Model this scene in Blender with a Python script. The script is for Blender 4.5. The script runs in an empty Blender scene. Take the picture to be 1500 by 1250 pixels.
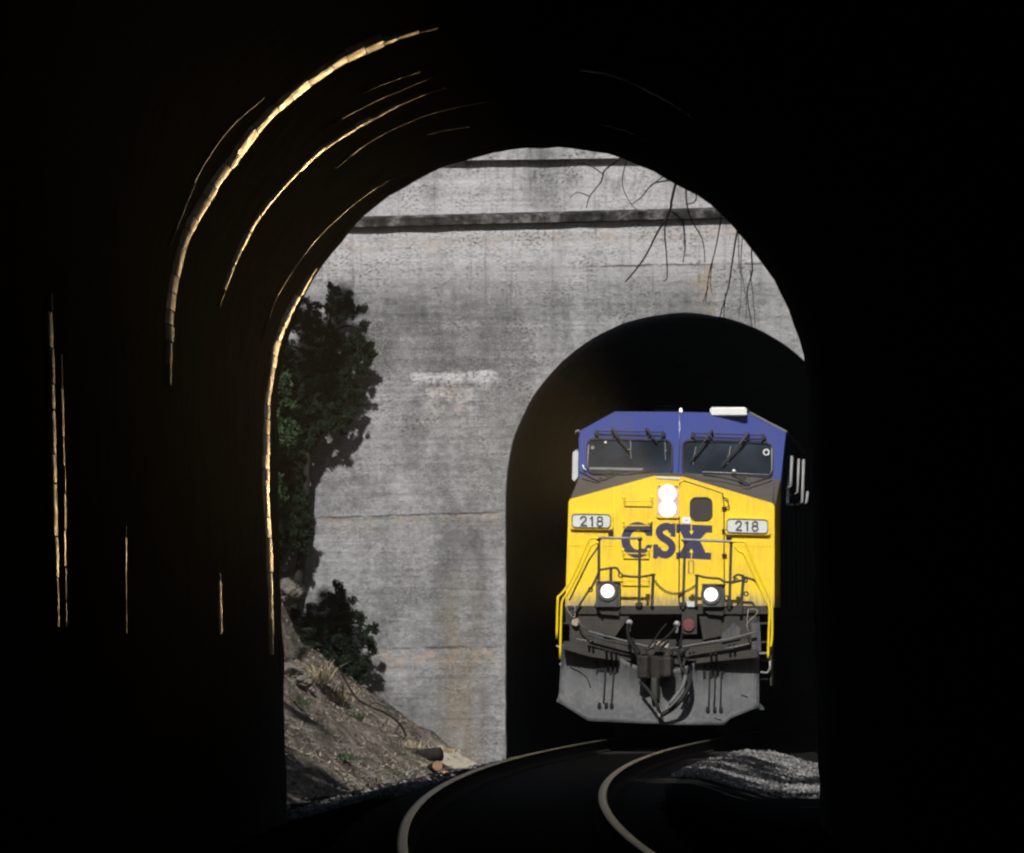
import bpy, bmesh, math, random
from mathutils import Vector, Matrix, noise
from mathutils.geometry import tessellate_polygon
random.seed(7)
C = bpy.context.scene.collection
S = bpy.context.scene
# ---------------------------------------------------------------- camera, sky, sun, exposure
F = 8660.0; CX = 750.0; HY = 917.0; CZ = 1.6          # focal length in photo pixels, horizon row, eye height
cam = bpy.data.cameras.new('camera'); camo = bpy.data.objects.new('camera', cam); C.objects.link(camo)
camo.location = (0, 0, CZ); camo.rotation_euler = (math.radians(90), 0, 0)
cam.sensor_width = 36; cam.lens = F/1500*36; cam.shift_y = (HY-625)/1500.0
cam.clip_start = 0.1; cam.clip_end = 3000
S.camera = camo
SUN_EL = math.radians(48); SUN_AZ = math.radians(10)   # behind the camera, a little to its left
w = bpy.data.worlds.new('World'); S.world = w; w.use_nodes = True
nt = w.node_tree; nt.nodes.clear()
sky = nt.nodes.new('ShaderNodeTexSky'); sky.sky_type = 'NISHITA'; sky.sun_disc = False
sky.sun_elevation = SUN_EL; sky.sun_rotation = math.pi + SUN_AZ
bg = nt.nodes.new('ShaderNodeBackground'); bg.inputs[1].default_value = 0.05
wo = nt.nodes.new('ShaderNodeOutputWorld')
nt.links.new(sky.outputs[0], bg.inputs[0]); nt.links.new(bg.outputs[0], wo.inputs[0])
sl = bpy.data.lights.new('sun', 'SUN'); sl.energy = 5.0; sl.angle = math.radians(0.5); sl.color = (1, .975, .95)
so = bpy.data.objects.new('sun', sl); C.objects.link(so)
SUNV = Vector((-math.sin(SUN_AZ)*math.cos(SUN_EL), -math.cos(SUN_AZ)*math.cos(SUN_EL), math.sin(SUN_EL)))
so.rotation_euler = SUNV.to_track_quat('Z', 'Y').to_euler(); so.location = (0, 0, 60)
S.view_settings.view_transform = 'Standard'; S.view_settings.look = 'None'
S.view_settings.exposure = 0.05; S.view_settings.gamma = 1
S.cycles.filter_width = 2.3
S.cycles.max_bounces = 6

# ---------------------------------------------------------------- helpers
def link(o, parent=None):
    C.objects.link(o)
    if parent is not None: o.parent = parent
    return o
def mesh_obj(name, verts, faces, mat, parent=None, smooth=False):
    me = bpy.data.meshes.new(name); me.from_pydata([tuple(v) for v in verts], [], faces)
    me.validate(); me.update()
    bm = bmesh.new(); bm.from_mesh(me); bmesh.ops.recalc_face_normals(bm, faces=bm.faces); bm.to_mesh(me); bm.free()
    if smooth:
        for p in me.polygons: p.use_smooth = True
    o = bpy.data.objects.new(name, me)
    if mat: me.materials.append(mat)
    return link(o, parent)
def tag(o, label=None, cat=None, group=None, kind=None):
    if label: o['label'] = label
    if cat: o['category'] = cat
    if group: o['group'] = group
    if kind: o['kind'] = kind
    return o
def empty(name, loc=(0, 0, 0), rz=0, parent=None):
    o = bpy.data.objects.new(name, None); o.location = loc; o.rotation_euler = (0, 0, rz); o.empty_display_size = .2
    return link(o, parent)
class MB:
    "collects shapes into one mesh"
    def __init__(s): s.v = []; s.f = []
    def add(s, vs, fs):
        b = len(s.v); s.v += [tuple(v) for v in vs]; s.f += [tuple(b+i for i in f) for f in fs]; return s
    def box(s, x0, x1, y0, y1, z0, z1):
        return s.add([(x0,y0,z0),(x1,y0,z0),(x1,y1,z0),(x0,y1,z0),(x0,y0,z1),(x1,y0,z1),(x1,y1,z1),(x0,y1,z1)],
                     [(0,3,2,1),(4,5,6,7),(0,1,5,4),(1,2,6,5),(2,3,7,6),(3,0,4,7)])
    def cbox(s, x0, x1, y0, y1, z0, z1, b=.01):
        "box with its edges bevelled"
        bm = bmesh.new(); bmesh.ops.create_cube(bm, size=1)
        for v in bm.verts:
            v.co = Vector(((x0+x1)/2+v.co.x*(x1-x0), (y0+y1)/2+v.co.y*(y1-y0), (z0+z1)/2+v.co.z*(z1-z0)))
        bmesh.ops.bevel(bm, geom=list(bm.edges), offset=b, segments=2, affect='EDGES')
        bm.verts.index_update()
        s.add([v.co.copy() for v in bm.verts], [[v.index for v in f.verts] for f in bm.faces]); bm.free(); return s
    def loft(s, rings, cap=True, closed=True):
        n = len(rings[0]); b = len(s.v)
        for r in rings: s.v += [tuple(p) for p in r]
        for i in range(len(rings)-1):
            for j in range(n if closed else n-1):
                k = (j+1) % n
                s.f.append((b+i*n+j, b+i*n+k, b+(i+1)*n+k, b+(i+1)*n+j))
        if cap:
            s.f.append(tuple(b+j for j in range(n))[::-1]); s.f.append(tuple(b+(len(rings)-1)*n+j for j in range(n)))
        return s
    def tube(s, pts, r, n=8):
        pts = [Vector(p) for p in pts]; rings = []
        rr = r if isinstance(r, (list, tuple)) else [r]*len(pts)
        ref = None
        for i, p in enumerate(pts):
            d = (pts[min(i+1, len(pts)-1)]-pts[max(i-1, 0)])
            if d.length < 1e-7: d = Vector((0, 0, 1))
            d.normalize()
            if ref is None: ref = d.orthogonal().normalized()
            a = (ref - d*ref.dot(d))
            if a.length < 1e-5: a = d.orthogonal()
            a.normalize(); ref = a; b = d.cross(a)
            rings.append([p + (a*math.cos(t)+b*math.sin(t))*rr[i] for t in [2*math.pi*k/n for k in range(n)]])
        return s.loft(rings)
    def lathe(s, c, axis, prof, n=20):
        "prof: (distance along axis, radius)"
        axis = Vector(axis).normalized(); a = axis.orthogonal().normalized(); b = axis.cross(a); c = Vector(c)
        return s.loft([[c+axis*h+(a*math.cos(t)+b*math.sin(t))*max(r, 1e-4) for t in [2*math.pi*k/n for k in range(n)]] for h, r in prof])
    def build(s, name, mat, parent=None, smooth=False): return mesh_obj(name, s.v, s.f, mat, parent, smooth)

def smoothpath(pts, sub=5):
    "Catmull-Rom through the points"
    pts = [Vector(p) for p in pts]; out = []
    for i in range(len(pts)-1):
        p0 = pts[max(i-1, 0)]; p1 = pts[i]; p2 = pts[i+1]; p3 = pts[min(i+2, len(pts)-1)]
        for k in range(sub):
            t = k/sub
            out.append(.5*((2*p1)+(p2-p0)*t+(2*p0-5*p1+4*p2-p3)*t*t+(3*p1-p0-3*p2+p3)*t**3))
    out.append(pts[-1]); return out
def lerp(a, b, t): return a+(b-a)*t
def sstep(a, b, x):
    t = max(0, min(1, (x-a)/(b-a))); return t*t*(3-2*t)

# ---------------------------------------------------------------- materials
class NG:
    "small helper round a material's node tree"
    def __init__(s, name, rough=.8, spec=.3, metal=0):
        s.m = bpy.data.materials.new(name); s.m.use_nodes = True; s.t = s.m.node_tree
        s.b = s.t.nodes['Principled BSDF']
        s.b.inputs['Roughness'].default_value = rough; s.b.inputs['Specular IOR Level'].default_value = spec
        s.b.inputs['Metallic'].default_value = metal
        s.tc = s.t.nodes.new('ShaderNodeTexCoord'); s.co = s.tc.outputs['Object']
    def set(s, inp, v):
        if hasattr(v, 'is_output') or isinstance(v, bpy.types.NodeSocket): s.t.links.new(v, inp)
        else: inp.default_value = v
    def math(s, op, a, b=0.0, c=None):
        n = s.t.nodes.new('ShaderNodeMath'); n.operation = op; s.set(n.inputs[0], a); s.set(n.inputs[1], b)
        if c is not None: s.set(n.inputs[2], c)
        return n.outputs[0]
    def mapping(s, scale=(1, 1, 1), loc=(0, 0, 0)):
        n = s.t.nodes.new('ShaderNodeMapping'); s.t.links.new(s.co, n.inputs[0]); n.inputs['Scale'].default_value = scale
        n.inputs['Location'].default_value = loc; return n.outputs[0]
    def noise(s, scale, detail=4, rough=.6, vec=None, dist=0):
        n = s.t.nodes.new('ShaderNodeTexNoise'); n.inputs['Scale'].default_value = scale
        n.inputs['Detail'].default_value = detail; n.inputs['Roughness'].default_value = rough
        n.inputs['Distortion'].default_value = dist
        s.t.links.new(vec if vec is not None else s.co, n.inputs['Vector']); return n.outputs[0]
    def voro(s, scale, vec=None, feat='F1'):
        n = s.t.nodes.new('ShaderNodeTexVoronoi'); n.inputs['Scale'].default_value = scale; n.feature = feat
        s.t.links.new(vec if vec is not None else s.co, n.inputs['Vector']); return n.outputs
    def ramp(s, fac, stops):
        n = s.t.nodes.new('ShaderNodeValToRGB'); e = n.color_ramp.elements
        while len(e) < len(stops): e.new(.5)
        for i, (p, c) in enumerate(stops):
            e[i].position = p; e[i].color = (*c, 1) if len(c) == 3 else c
        s.set(n.inputs[0], fac); return n.outputs[0]
    def rng(s, v, a, b, c=0.0, d=1.0):
        n = s.t.nodes.new('ShaderNodeMapRange'); n.inputs[1].default_value = a; n.inputs[2].default_value = b
        n.inputs[3].default_value = c; n.inputs[4].default_value = d; s.set(n.inputs[0], v); return n.outputs[0]
    def mix(s, fac, a, b, mode='MIX'):
        n = s.t.nodes.new('ShaderNodeMix'); n.data_type = 'RGBA'; n.blend_type = mode
        s.set(n.inputs[0], fac)
        for i, v in ((6, a), (7, b)):
            if isinstance(v, tuple): v = (*v, 1)
            s.set(n.inputs[i], v)
        return n.outputs[2]
    def sep(s):
        n = s.t.nodes.new('ShaderNodeSeparateXYZ'); s.t.links.new(s.co, n.inputs[0]); return n.outputs
    def bump(s, h, strength=.5, dist=.02):
        n = s.t.nodes.new('ShaderNodeBump'); n.inputs['Strength'].default_value = strength; n.inputs['Distance'].default_value = dist
        s.t.links.new(h, n.inputs['Height']); s.t.links.new(n.outputs[0], s.b.inputs['Normal']); return s
    def color(s, c):
        if isinstance(c, tuple): s.b.inputs['Base Color'].default_value = (*c, 1)
        else: s.t.links.new(c, s.b.inputs['Base Color'])
        return s

def plain(name, col, rough=.6, spec=.4, metal=0, var=.15, scale=6, bump=0):
    g = NG(name, rough, spec, metal)
    n = g.noise(scale, 5, .65)
    g.color(g.ramp(n, [(.3, tuple(c*(1-var) for c in col)), (.7, tuple(min(1, c*(1+var)) for c in col))]))
    if bump: g.bump(g.noise(scale*6, 4), bump, .01)
    return g.m
def emit(name, col, strength):
    g = NG(name); g.color((.8, .8, .8)); g.b.inputs['Emission Color'].default_value = (*col, 1); g.b.inputs['Emission Strength'].default_value = strength
    return g.m

M = {}
# weathered portal concrete (object coordinates: x along the wall, z up from the eye level)
def concrete():
    g = NG('weathered_concrete', .92, .15)
    x, y, z = g.sep()
    big = g.noise(.55, 6, .62, g.mapping((1, 1, .8), (3.1, 0, 1.7)), .4)
    mid = g.noise(2.3, 8, .75, g.mapping((1, 1, 1.3)))
    streak = g.noise(2.2, 3, .55, g.mapping((1.6, 1, .13)))
    board = g.noise(1.2, 2, .5, g.mapping((.3, 1, 6)))
    fine = g.noise(9, 7, .88)
    grit = g.noise(48, 3, .8)
    v = g.math('MULTIPLY_ADD', big, .8, -.08)
    v = g.math('MULTIPLY_ADD', mid, .42, v)
    v = g.math('MULTIPLY_ADD', streak, .26, v)
    v = g.math('MULTIPLY_ADD', board, .10, v)
    v = g.math('MULTIPLY_ADD', grit, .42, v)
    v = g.math('MULTIPLY_ADD', fine, .80, v)              # mean about 1.24
    base = g.ramp(g.rng(v, .93, 1.52), [(.0, (.038, .039, .042)), (.30, (.106, .106, .107)), (.60, (.206, .205, .207)), (1, (.44, .438, .443))])
    wob = g.math('MULTIPLY', g.math('SUBTRACT', g.noise(.8, 4), .5), .5)
    zz = g.math('ADD', z, wob)
    # washed pale zone below the cornice and on the parapet
    pale = g.math('MULTIPLY', g.rng(zz, 4.75, 5.35), g.rng(g.noise(1.1, 5, .6, g.mapping((1, 1, .5), (8, 0, 2))), .30, .52))
    base = g.mix(g.math('MULTIPLY', pale, .78), base, (.60, .59, .595))
    # warm lime bloom under the pour joints
    def slab(z0, h, x0, x1, sl=.03, soft=.12):
        zl = g.math('SUBTRACT', z, g.math('MULTIPLY_ADD', g.math('ADD', x, 2.5), sl, z0))
        zl = g.math('MULTIPLY_ADD', g.math('SUBTRACT', g.noise(3.5, 5, .7), .5), .10, zl)
        below = g.math('MULTIPLY', g.rng(zl, -h, -h*.25), g.rng(zl, .0, .02, 1, 0))
        xm = g.math('MULTIPLY', g.rng(x, x0, x0+soft), g.rng(x, x1-soft, x1, 1, 0))
        return g.math('MULTIPLY', below, xm), xm
    # (local x is measured from the portal centre)
    for z0, h, x0, x1, thr, col in ((1.66, .22, -5.6, -2.6, .50, (.37, .31, .25)), (-.33, .34, -5.0, -2.5, .50, (.42, .33, .26)),
                                    (3.76, .34, -4.15, -2.65, .49, (.62, .61, .62)), (3.52, .55, -3.9, -3.0, .485, (.56, .53, .50)), (3.74, .16, -4.1, -2.7, .44, (.66, .65, .66)), (5.72, .24, -5.2, 4, .49, (.50, .44, .40)),
                                    (3.60, .95, -3.62, -3.15, .52, (.42, .34, .29)), (5.25, 1.2, 0.1, .55, .50, (.40, .31, .22))):
        b, xm = slab(z0, h, x0, x1)
        nn = g.rng(g.noise(4.2, 9, .82, g.mapping((1, 1, 1), (z0, 0, x0))), thr-.015, thr+.035)
        base = g.mix(g.math('MULTIPLY', g.math('MULTIPLY', b, nn), .8), base, col)
    # pour joints: thin dark lines
    for z0, x0, x1, sl, s in ((1.68, -5.6, -2.6, .03, .85), (-.30, -4.6, -2.6, .02, .85), (5.26, -1.6, 2.2, .012, .75), (.08, -4.6, -3.6, .01, .5), (3.75, -4.3, -2.6, .02, .35), (-.75, -4.3, -2.6, .01, .3)):
        zl = g.math('SUBTRACT', z, g.math('MULTIPLY_ADD', g.math('ADD', x, 2.5), sl, z0))
        zl = g.math('MULTIPLY_ADD', g.math('SUBTRACT', g.noise(2.6, 5, .7, g.mapping((1, 1, .2))), .5), .09, zl)
        ln = g.rng(g.math('ABSOLUTE', zl), .006, .022, 1, 0)
        xm = g.math('MULTIPLY', g.rng(x, x0, x0+.4), g.rng(x, x1-.3, x1, 1, 0))
        nn = g.rng(g.noise(2.2, 3, .6, g.mapping((1, 1, 1), (z0*3, 0, 0))), .38, .5)
        base = g.mix(g.math('MULTIPLY', g.math('MULTIPLY', ln, g.math('MULTIPLY', xm, nn)), s), base, (.035, .03, .026))
    # rusty brown seep near the portal jamb
    dx = g.math('DIVIDE', g.math('ADD', x, g.math('MULTIPLY_ADD', wob, .5, 3.28)), .42)
    seep = g.math('MULTIPLY', g.rng(g.math('MULTIPLY', dx, dx), 0, 1, 1, 0), g.rng(z, .2, 1.0, 1, 0))
    seep = g.math('MULTIPLY', seep, g.rng(g.noise(2.6, 6, .7, g.mapping((1.5, 1, .5))), .35, .62))
    base = g.mix(g.math('MULTIPLY', seep, .6), base, (.19, .135, .060))
    # black lichen and pits, white popped aggregate
    pit = g.rng(g.noise(10, 7, .85), .545, .62)
    area = g.rng(g.noise(.9, 4, .6, g.mapping((1, 1, 1), (5, 0, 9))), .40, .62)
    base = g.mix(g.math('MULTIPLY', g.math('MULTIPLY', pit, area), .75), base, (.045, .045, .04))
    top = g.math('MULTIPLY', g.rng(zz, 5.9, 6.9), g.rng(g.noise(4.5, 7, .78, g.mapping((1, 1, .6))), .50, .62))
    base = g.mix(g.math('MULTIPLY', top, .75), base, (.05, .05, .045))
    s1 = g.rng(g.noise(19, 2.5, .6, g.mapping((1, 1, 1.5), (1, 2, 3))), .53, .57)
    s2 = g.rng(g.noise(27, 2, .6, g.mapping((1, 1, 1.3), (7, 2, 1))), .56, .60)
    ar = g.rng(g.noise(1.3, 5, .65, g.mapping((1, 1, 1.4), (2, 0, 6))), .44, .60, .05, 1)
    hi = g.rng(zz, 1.4, 3.4, .35, 1)
    base = g.mix(g.math('MULTIPLY', g.math('MULTIPLY', s1, g.math('MULTIPLY', ar, hi)), .72), base, (.055, .055, .052))
    base = g.mix(g.math('MULTIPLY', g.math('MULTIPLY', s2, ar), .65), base, (.42, .415, .40))
    drip = g.math('MULTIPLY', g.rng(g.noise(3.6, 4, .7, g.mapping((2.2, 1, .10), (4, 0, 0))), .54, .66), g.rng(zz, 3.6, 5.2))
    base = g.mix(g.math('MULTIPLY', drip, .42), base, (.10, .10, .10))
    wn = g.math('MULTIPLY', g.rng(g.noise(12, 5, .8, g.mapping((1, 1, 1), (2, 7, 3))), .60, .66), g.rng(g.noise(1.1, 4), .44, .6))
    base = g.mix(g.math('MULTIPLY', wn, .6), base, (.55, .53, .5))
    g.color(base)
    h = g.math('MULTIPLY_ADD', fine, .5, g.math('ADD', mid, g.math('MULTIPLY', board, .6)))
    g.bump(h, .9, .045)
    return g.m
M['concrete'] = concrete()
g = NG('dark_mottled_concrete', .95, .1)
g.color(g.ramp(g.noise(3.5, 7, .75), [(.40, (.014, .013, .012)), (.52, (.045, .043, .040)), (.62, (.17, .165, .155))])); g.bump(g.noise(14, 5, .75), .5, .02); M['mottled'] = g.m
g = NG('sooty_lining', 1.0, .0)
g.color(g.ramp(g.noise(2.2, 6, .75), [(.35, (.055, .062, .066)), (.7, (.105, .112, .115))])); g.bump(g.noise(9, 5, .75), .4, .02); M['soot'] = g.m
g = NG('glazed_soot_brick', .36, .5)
bn = g.noise(7, 4, .7)
g.color(g.ramp(bn, [(.3, (.006, .004, .003)), (.7, (.020, .013, .007))]))
g.set(g.b.inputs['Roughness'], g.rng(g.noise(11, 5, .75), .35, .65, .28, .52))
g.b.inputs['Specular Tint'].default_value = (1, .56, .17, 1)  # gold of the glints put into the reflection tint
g.bump(g.noise(22, 5, .8), .6, .010); M['glaze'] = g.m
g = NG('bank_soil', .95, .1)
n1 = g.noise(1.3, 7, .75); n2 = g.noise(9, 6, .8)
c = g.ramp(g.math('MULTIPLY_ADD', n2, .55, g.math('MULTIPLY', n1, .45)), [(.36, (.022, .019, .016)), (.46, (.085, .072, .058)), (.54, (.19, .165, .14)), (.66, (.40, .36, .31))])
g.color(g.mix(g.math('MULTIPLY', g.rng(g.noise(1.9, 5, .6, g.mapping((1, 1, 1), (4, 4, 0))), .56, .66), .5), c, (.06, .085, .035)))
g.bump(g.math('ADD', n2, g.noise(30, 4, .7)), .9, .06); M['soil'] = g.m
g = NG('oily_shaded_ballast', 1.0, .0)
vo = g.voro(16)
g.color(g.ramp(vo[1], [(.0, (.006, .006, .006)), (1, (.018, .018, .017))])); g.bump(vo[0], .8, .04); M['ballast'] = g.m  # the track's shade is put into this dark oily colour too
g = NG('ballast_stone', .9, .2)
g.color(g.ramp(g.noise(3, 3, .75), [(.35, (.04, .039, .037)), (.5, (.115, .112, .108)), (.65, (.31, .30, .29))])); M['stone'] = g.m
g = NG('pale_sand', .95, .1)
g.color(g.ramp(g.noise(14, 6, .75), [(.3, (.28, .24, .18)), (.7, (.50, .45, .36))])); g.bump(g.noise(30, 5), .7, .02); M['sand'] = g.m
M['rail_head'] = plain('polished_rail_head', (.24, .22, .18), .34, .5, 1, .1, 3)
M['rail_web'] = plain('rusty_rail_web', (.022, .017, .014), .95, .05, 0, .3, 12)
M['forest'] = plain('dark_forest_floor', (.035, .040, .022), .95, .1, 0, .4, .8)
M['tie'] = plain('creosoted_tie', (.022, .019, .016), .9, .1, 0, .4, 9, .4)
M['bark'] = plain('bark', (.034, .029, .024), .95, .1, 0, .35, 14, .6)
M['vine'] = plain('bare_vine', (.020, .017, .015), .95, .1, 0, .3, 20)
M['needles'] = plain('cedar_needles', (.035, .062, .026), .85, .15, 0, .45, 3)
M['darkneedles'] = plain('shaded_cedar_needles', (.016, .026, .015), .95, .03, 0, .45, 5)  # darker copy of the needle colour with shade put in
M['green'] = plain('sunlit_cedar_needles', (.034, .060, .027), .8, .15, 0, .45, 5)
M['weed'] = plain('weed_leaves', (.048, .066, .036), .8, .2, 0, .4, 6)
M['drygrass'] = plain('dry_grass', (.33, .27, .17), .9, .1, 0, .35, 9)
M['leaf'] = plain('fallen_leaves', (.26, .22, .175), .9, .1, 0, .85, 3)
M['rock'] = plain('grey_rock', (.135, .12, .105), .92, .15, 0, .5, 5, .9)
M['rockred'] = plain('orange_rock', (.42, .22, .12), .92, .15, 0, .35, 7, .7)
M['log'] = plain('charred_log', (.022, .019, .016), .95, .1, 0, .4, 12, .7)
M['logend'] = plain('sawn_log_end', (.27, .17, .10), .9, .1, 0, .3, 16)

def paint(name, col, dirt, dcol, rough=.42, spec=.4, grime=0):
    "locomotive paint: rain streaks, road dirt rising from the bottom"
    g = NG(name, rough, spec)
    streak = g.noise(5, 6, .75, g.mapping((4, 4, .22)))
    blot = g.noise(2.2, 6, .7)
    v = g.math('MULTIPLY_ADD', streak, .6, g.math('MULTIPLY', blot, .4))
    base = g.mix(g.math('MULTIPLY', g.rng(v, .45, .68), dirt), col, dcol)
    sp = g.math('MULTIPLY', g.rng(g.noise(38, 4, .75), .62, .70), .45*dirt)
    base = g.mix(sp, base, tuple(c*.35 for c in dcol))
    if grime:
        x, y, z = g.sep()
        lo = g.math('MULTIPLY', g.rng(g.math('MULTIPLY_ADD', g.math('SUBTRACT', streak, .5), .8, z), 1.95, 2.15, 1, 0), grime)
        base = g.mix(lo, base, (.24, .20, .15))
    g.color(base); g.set(g.b.inputs['Roughness'], g.rng(v, .3, .7, rough-.06, rough+.2))
    g.bump(g.noise(3, 3, .5), .06, .02)
    return g.m
M['yellow'] = paint('yellow_paint', (.90, .622, .016), .60, (.50, .30, .045), grime=.8)
M['rail_yellow'] = paint('bright_yellow_paint', (.92, .66, .012), .15, (.5, .36, .04))
M['blue'] = paint('blue_paint', (.066, .094, .345), .6, (.10, .10, .18), .38)
M['grey'] = paint('dark_grey_antiglare_paint', (.088, .078, .070), .5, (.13, .115, .10), .7, .2)
M['navy'] = paint('navy_lettering_paint', (.030, .027, .072), .3, (.09, .07, .075), .5)

M['plow'] = paint('scuffed_grey_steel', (.055, .057, .060), .9, (.155, .152, .148), .6, .35)
M['frame'] = paint('dirty_dark_frame_paint', (.042, .040, .035), .9, (.085, .078, .066), .7, .25)
M['black'] = plain('black_rubber', (.012, .012, .012), .7, .3)
M['bracket'] = plain('dark_painted_steel', (.045, .042, .036), .6, .35)
M['gasket'] = plain('window_gasket', (.05, .05, .055), .6, .4)
M['chrome'] = plain('worn_bright_metal', (.55, .55, .55), .35, .5, 1)
M['pipe'] = plain('grey_pipe', (.26, .26, .255), .45, .5)
M['dull_pipe'] = plain('dull_grey_pipe', (.12, .12, .118), .55, .4)
M['glow_housing'] = plain('lamp_glow_housing', (.55, .40, .33), .5, .4)  # pink lamp glow put into the recess colour
M['white'] = plain('white_paint', (.80, .80, .78), .5, .4, 0, .05)
M['plate'] = plain('number_plate_white', (.60, .63, .60), .5, .4, 0, .06)
M['pink'] = plain('dull_red_cap', (.16, .050, .045), .6, .4, 0, .2)
M['tan'] = plain('tan_patch', (.38, .32, .24), .8, .2, 0, .3, 12)
M['rust'] = plain('coupler_steel', (.035, .030, .026), .8, .3, 0, .5, 14, .5)
M['door_glass'] = plain('grimy_door_glass', (.050, .043, .033), .35, .5, 0, .1)
g = NG('windshield_glass', .10, .6); g.color(g.ramp(g.noise(1.4, 3, .5), [(.35, (.020, .026, .036)), (.65, (.050, .064, .086))])); M['glass'] = g.m  # window reflections put into the mottled blue
M['lamp'] = emit('lit_headlight_lens', (1, .93, .90), 9)
M['amber'] = emit('lit_roof_beacon', (1, .78, .30), .9)

# ---------------------------------------------------------------- line of the track
def tcx(D):
    if D < 35: return -.02+100/760+(20/760)*(35-D)
    return -.02+(D-45)**2/760
def tslope(D): return -20/760 if D < 35 else 2*(D-45)/760
def rz(D): return CZ-1.37-.0053*(D-35)            # top of rail
def at(D, u, z): # a point u to the right of the track centre, z above the rail
    a = math.atan(tslope(D)); return Vector((tcx(D)+u*math.cos(a), D-u*math.sin(a), rz(D)+z))
D1 = 56.6; D2 = 86.6; SPR = CZ+2.03
def RR(D): return 2.55 if D < 60 else 2.6
def lean(D, z): return .10*max(0, min(1.1, (SPR-z)/3.8)) if D < 60 else 0

# ---------------------------------------------------------------- setting: ground
def floor_h(u):
    "height of bed relative to rail top"
    a = abs(u)
    if a < 1.5: return -.20
    if a < 2.35: return -.20-(a-1.5)*.28
    return -.438
def bank_h(D, u):
    a = abs(u); h = floor_h(u)
    s = -1 if u < 0 else 1
    start = 2.75 + (.08*math.sin(D*.7) + .06*math.sin(D*1.9)) if s < 0 else 3.3
    if a > start:
        t = a-start
        h = -.438 + (t*.72 if t < 6 else 4.32+(t-6)*.45)
        if s < 0: h += -.10*min(1, t*2) + sstep(79, 83, D)*min(2.2, max(0, a-5.25)*1.5)
        nz = noise.fractal(Vector((u*.9, D*.7, 3)), .8, 2, 5)
        h += nz*.20*min(1, t*1.5)+.06*noise.noise(Vector((u*7, D*6, 2)))*min(1, t*2)
        h += .10*abs(noise.noise(Vector((u*3.1, D*2.7, 1))))*min(1, t*2)
    if a > 10: h += (a-10)*.75
    return h
vs = []; fs = []
us = [-40, -30, -22, -16, -12]+[-10+i*.14 for i in range(54)]+[-2.4+i*.2 for i in range(25)]+[2.6+i*.3 for i in range(20)]+[9, 11, 14, 18, 24, 32, 40]
Ds = [D1-.4+i*.15 for i in range(int(31.0/.15)+1)]
for D in Ds:
    for u in us: vs.append(at(D, u, bank_h(D, u)))
n = len(us)
for i in range(len(Ds)-1):
    for j in range(n-1): fs.append((i*n+j, i*n+j+1, (i+1)*n+j+1, (i+1)*n+j))
tag(mesh_obj('ground', vs, fs, M['soil'], smooth=True), kind='structure')
def bed(name, Da, Db, step, hw, lift, mat):
    us = [-hw+2*hw*i/24 for i in range(25)]; vs = []; fs = []; k = int((Db-Da)/step)+1; n = 25
    for i in range(k):
        D = Da+i*step
        for u in us: vs.append(at(D, u, floor_h(u)+lift+.02*noise.noise(Vector((u*5, D*5, 0)))*(1 if abs(u) > 1.3 else .3)))
    for i in range(k-1):
        for j in range(n-1): fs.append((i*n+j, i*n+j+1, (i+1)*n+j+1, (i+1)*n+j))
    return tag(mesh_obj(name, vs, fs, mat, smooth=True), kind='structure')
bed('track_bed', -40, 128, .4, 3.02, .025, M['ballast'])  # dark bed carried over the outer soil to deepen its shade
# floor sheets beyond the bed inside the tunnels
for Da, Db in ((-40, D1+.2), (D2, 128)):
    vs = []; fs = []; Dl = [Da+(Db-Da)*i/60 for i in range(61)]
    for D in Dl:
        for u in (-3.4, 3.8): vs.append(at(D, u, -.452))
    for i in range(60): fs.append((2*i, 2*i+1, 2*i+3, 2*i+2))
    tag(mesh_obj('tunnel_floor', vs, fs, M['soot']), kind='structure')

# ---------------------------------------------------------------- tunnel linings
HW = None
def prof(s, D, inset, offx):
    "s = arc length up the left wall from the floor, over the arch and down the right wall"
    R = RR(D); zf = rz(D)-.5; hw = SPR-zf; r = R-inset
    if s < hw: x, z = -r, zf+s
    elif s < hw+math.pi*R:
        a = math.pi-(s-hw)/R; x, z = r*math.cos(a), SPR+r*math.sin(a)
    else: x, z = r, SPR-(s-hw-math.pi*R)
    x += lean(D, z); a = math.atan(tslope(D))
    return Vector((tcx(D)+offx+x*math.cos(a), D-x*math.sin(a), z))
def total(D): return 2*(SPR-rz(D)+.5)+math.pi*RR(D)
def lining(name, Da, Db, step, offx, cap_at, mat, wide=0):
    st = []; D = Da
    while D < Db-1e-6: st.append(D); D += step
    st.append(Db)
    ns = 96; vs = []; fs = []
    for D in st:
        T = total(D)
        for k in range(ns+1):
            s = T*k/ns; n_ = .016*noise.noise(Vector((s*1.1, D*1.3, 0)))+.010*noise.noise(Vector((s*4, D*.8, 5)))
            vs.append(prof(s, D, n_-wide, offx))
    n = ns+1
    for i in range(len(st)-1):
        for k in range(ns): fs.append((i*n+k, i*n+k+1, (i+1)*n+k+1, (i+1)*n+k))
    e = 0 if cap_at == 'start' else (len(st)-1)*n
    fs.append(tuple(range(e, e+n)))
    return mesh_obj(name, vs, fs, mat, smooth=False)
near = empty('railway_tunnel', (0, 0, 0))
tag(near, 'near sooty black railway tunnel that frames the view, golden glints on its left side', 'tunnel')
lin = lining('lining', -40, D1-.6, .5, .14, 'start', M['soot']); lin.parent = near
far = empty('railway_tunnel', (0, 0, 0))
tag(far, 'far railway tunnel, the dark bore behind the yellow and blue locomotive', 'tunnel')
lin = lining('lining', D2+.55, 128, .6, .24, 'end', M['soot'], .03); lin.parent = far

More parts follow.
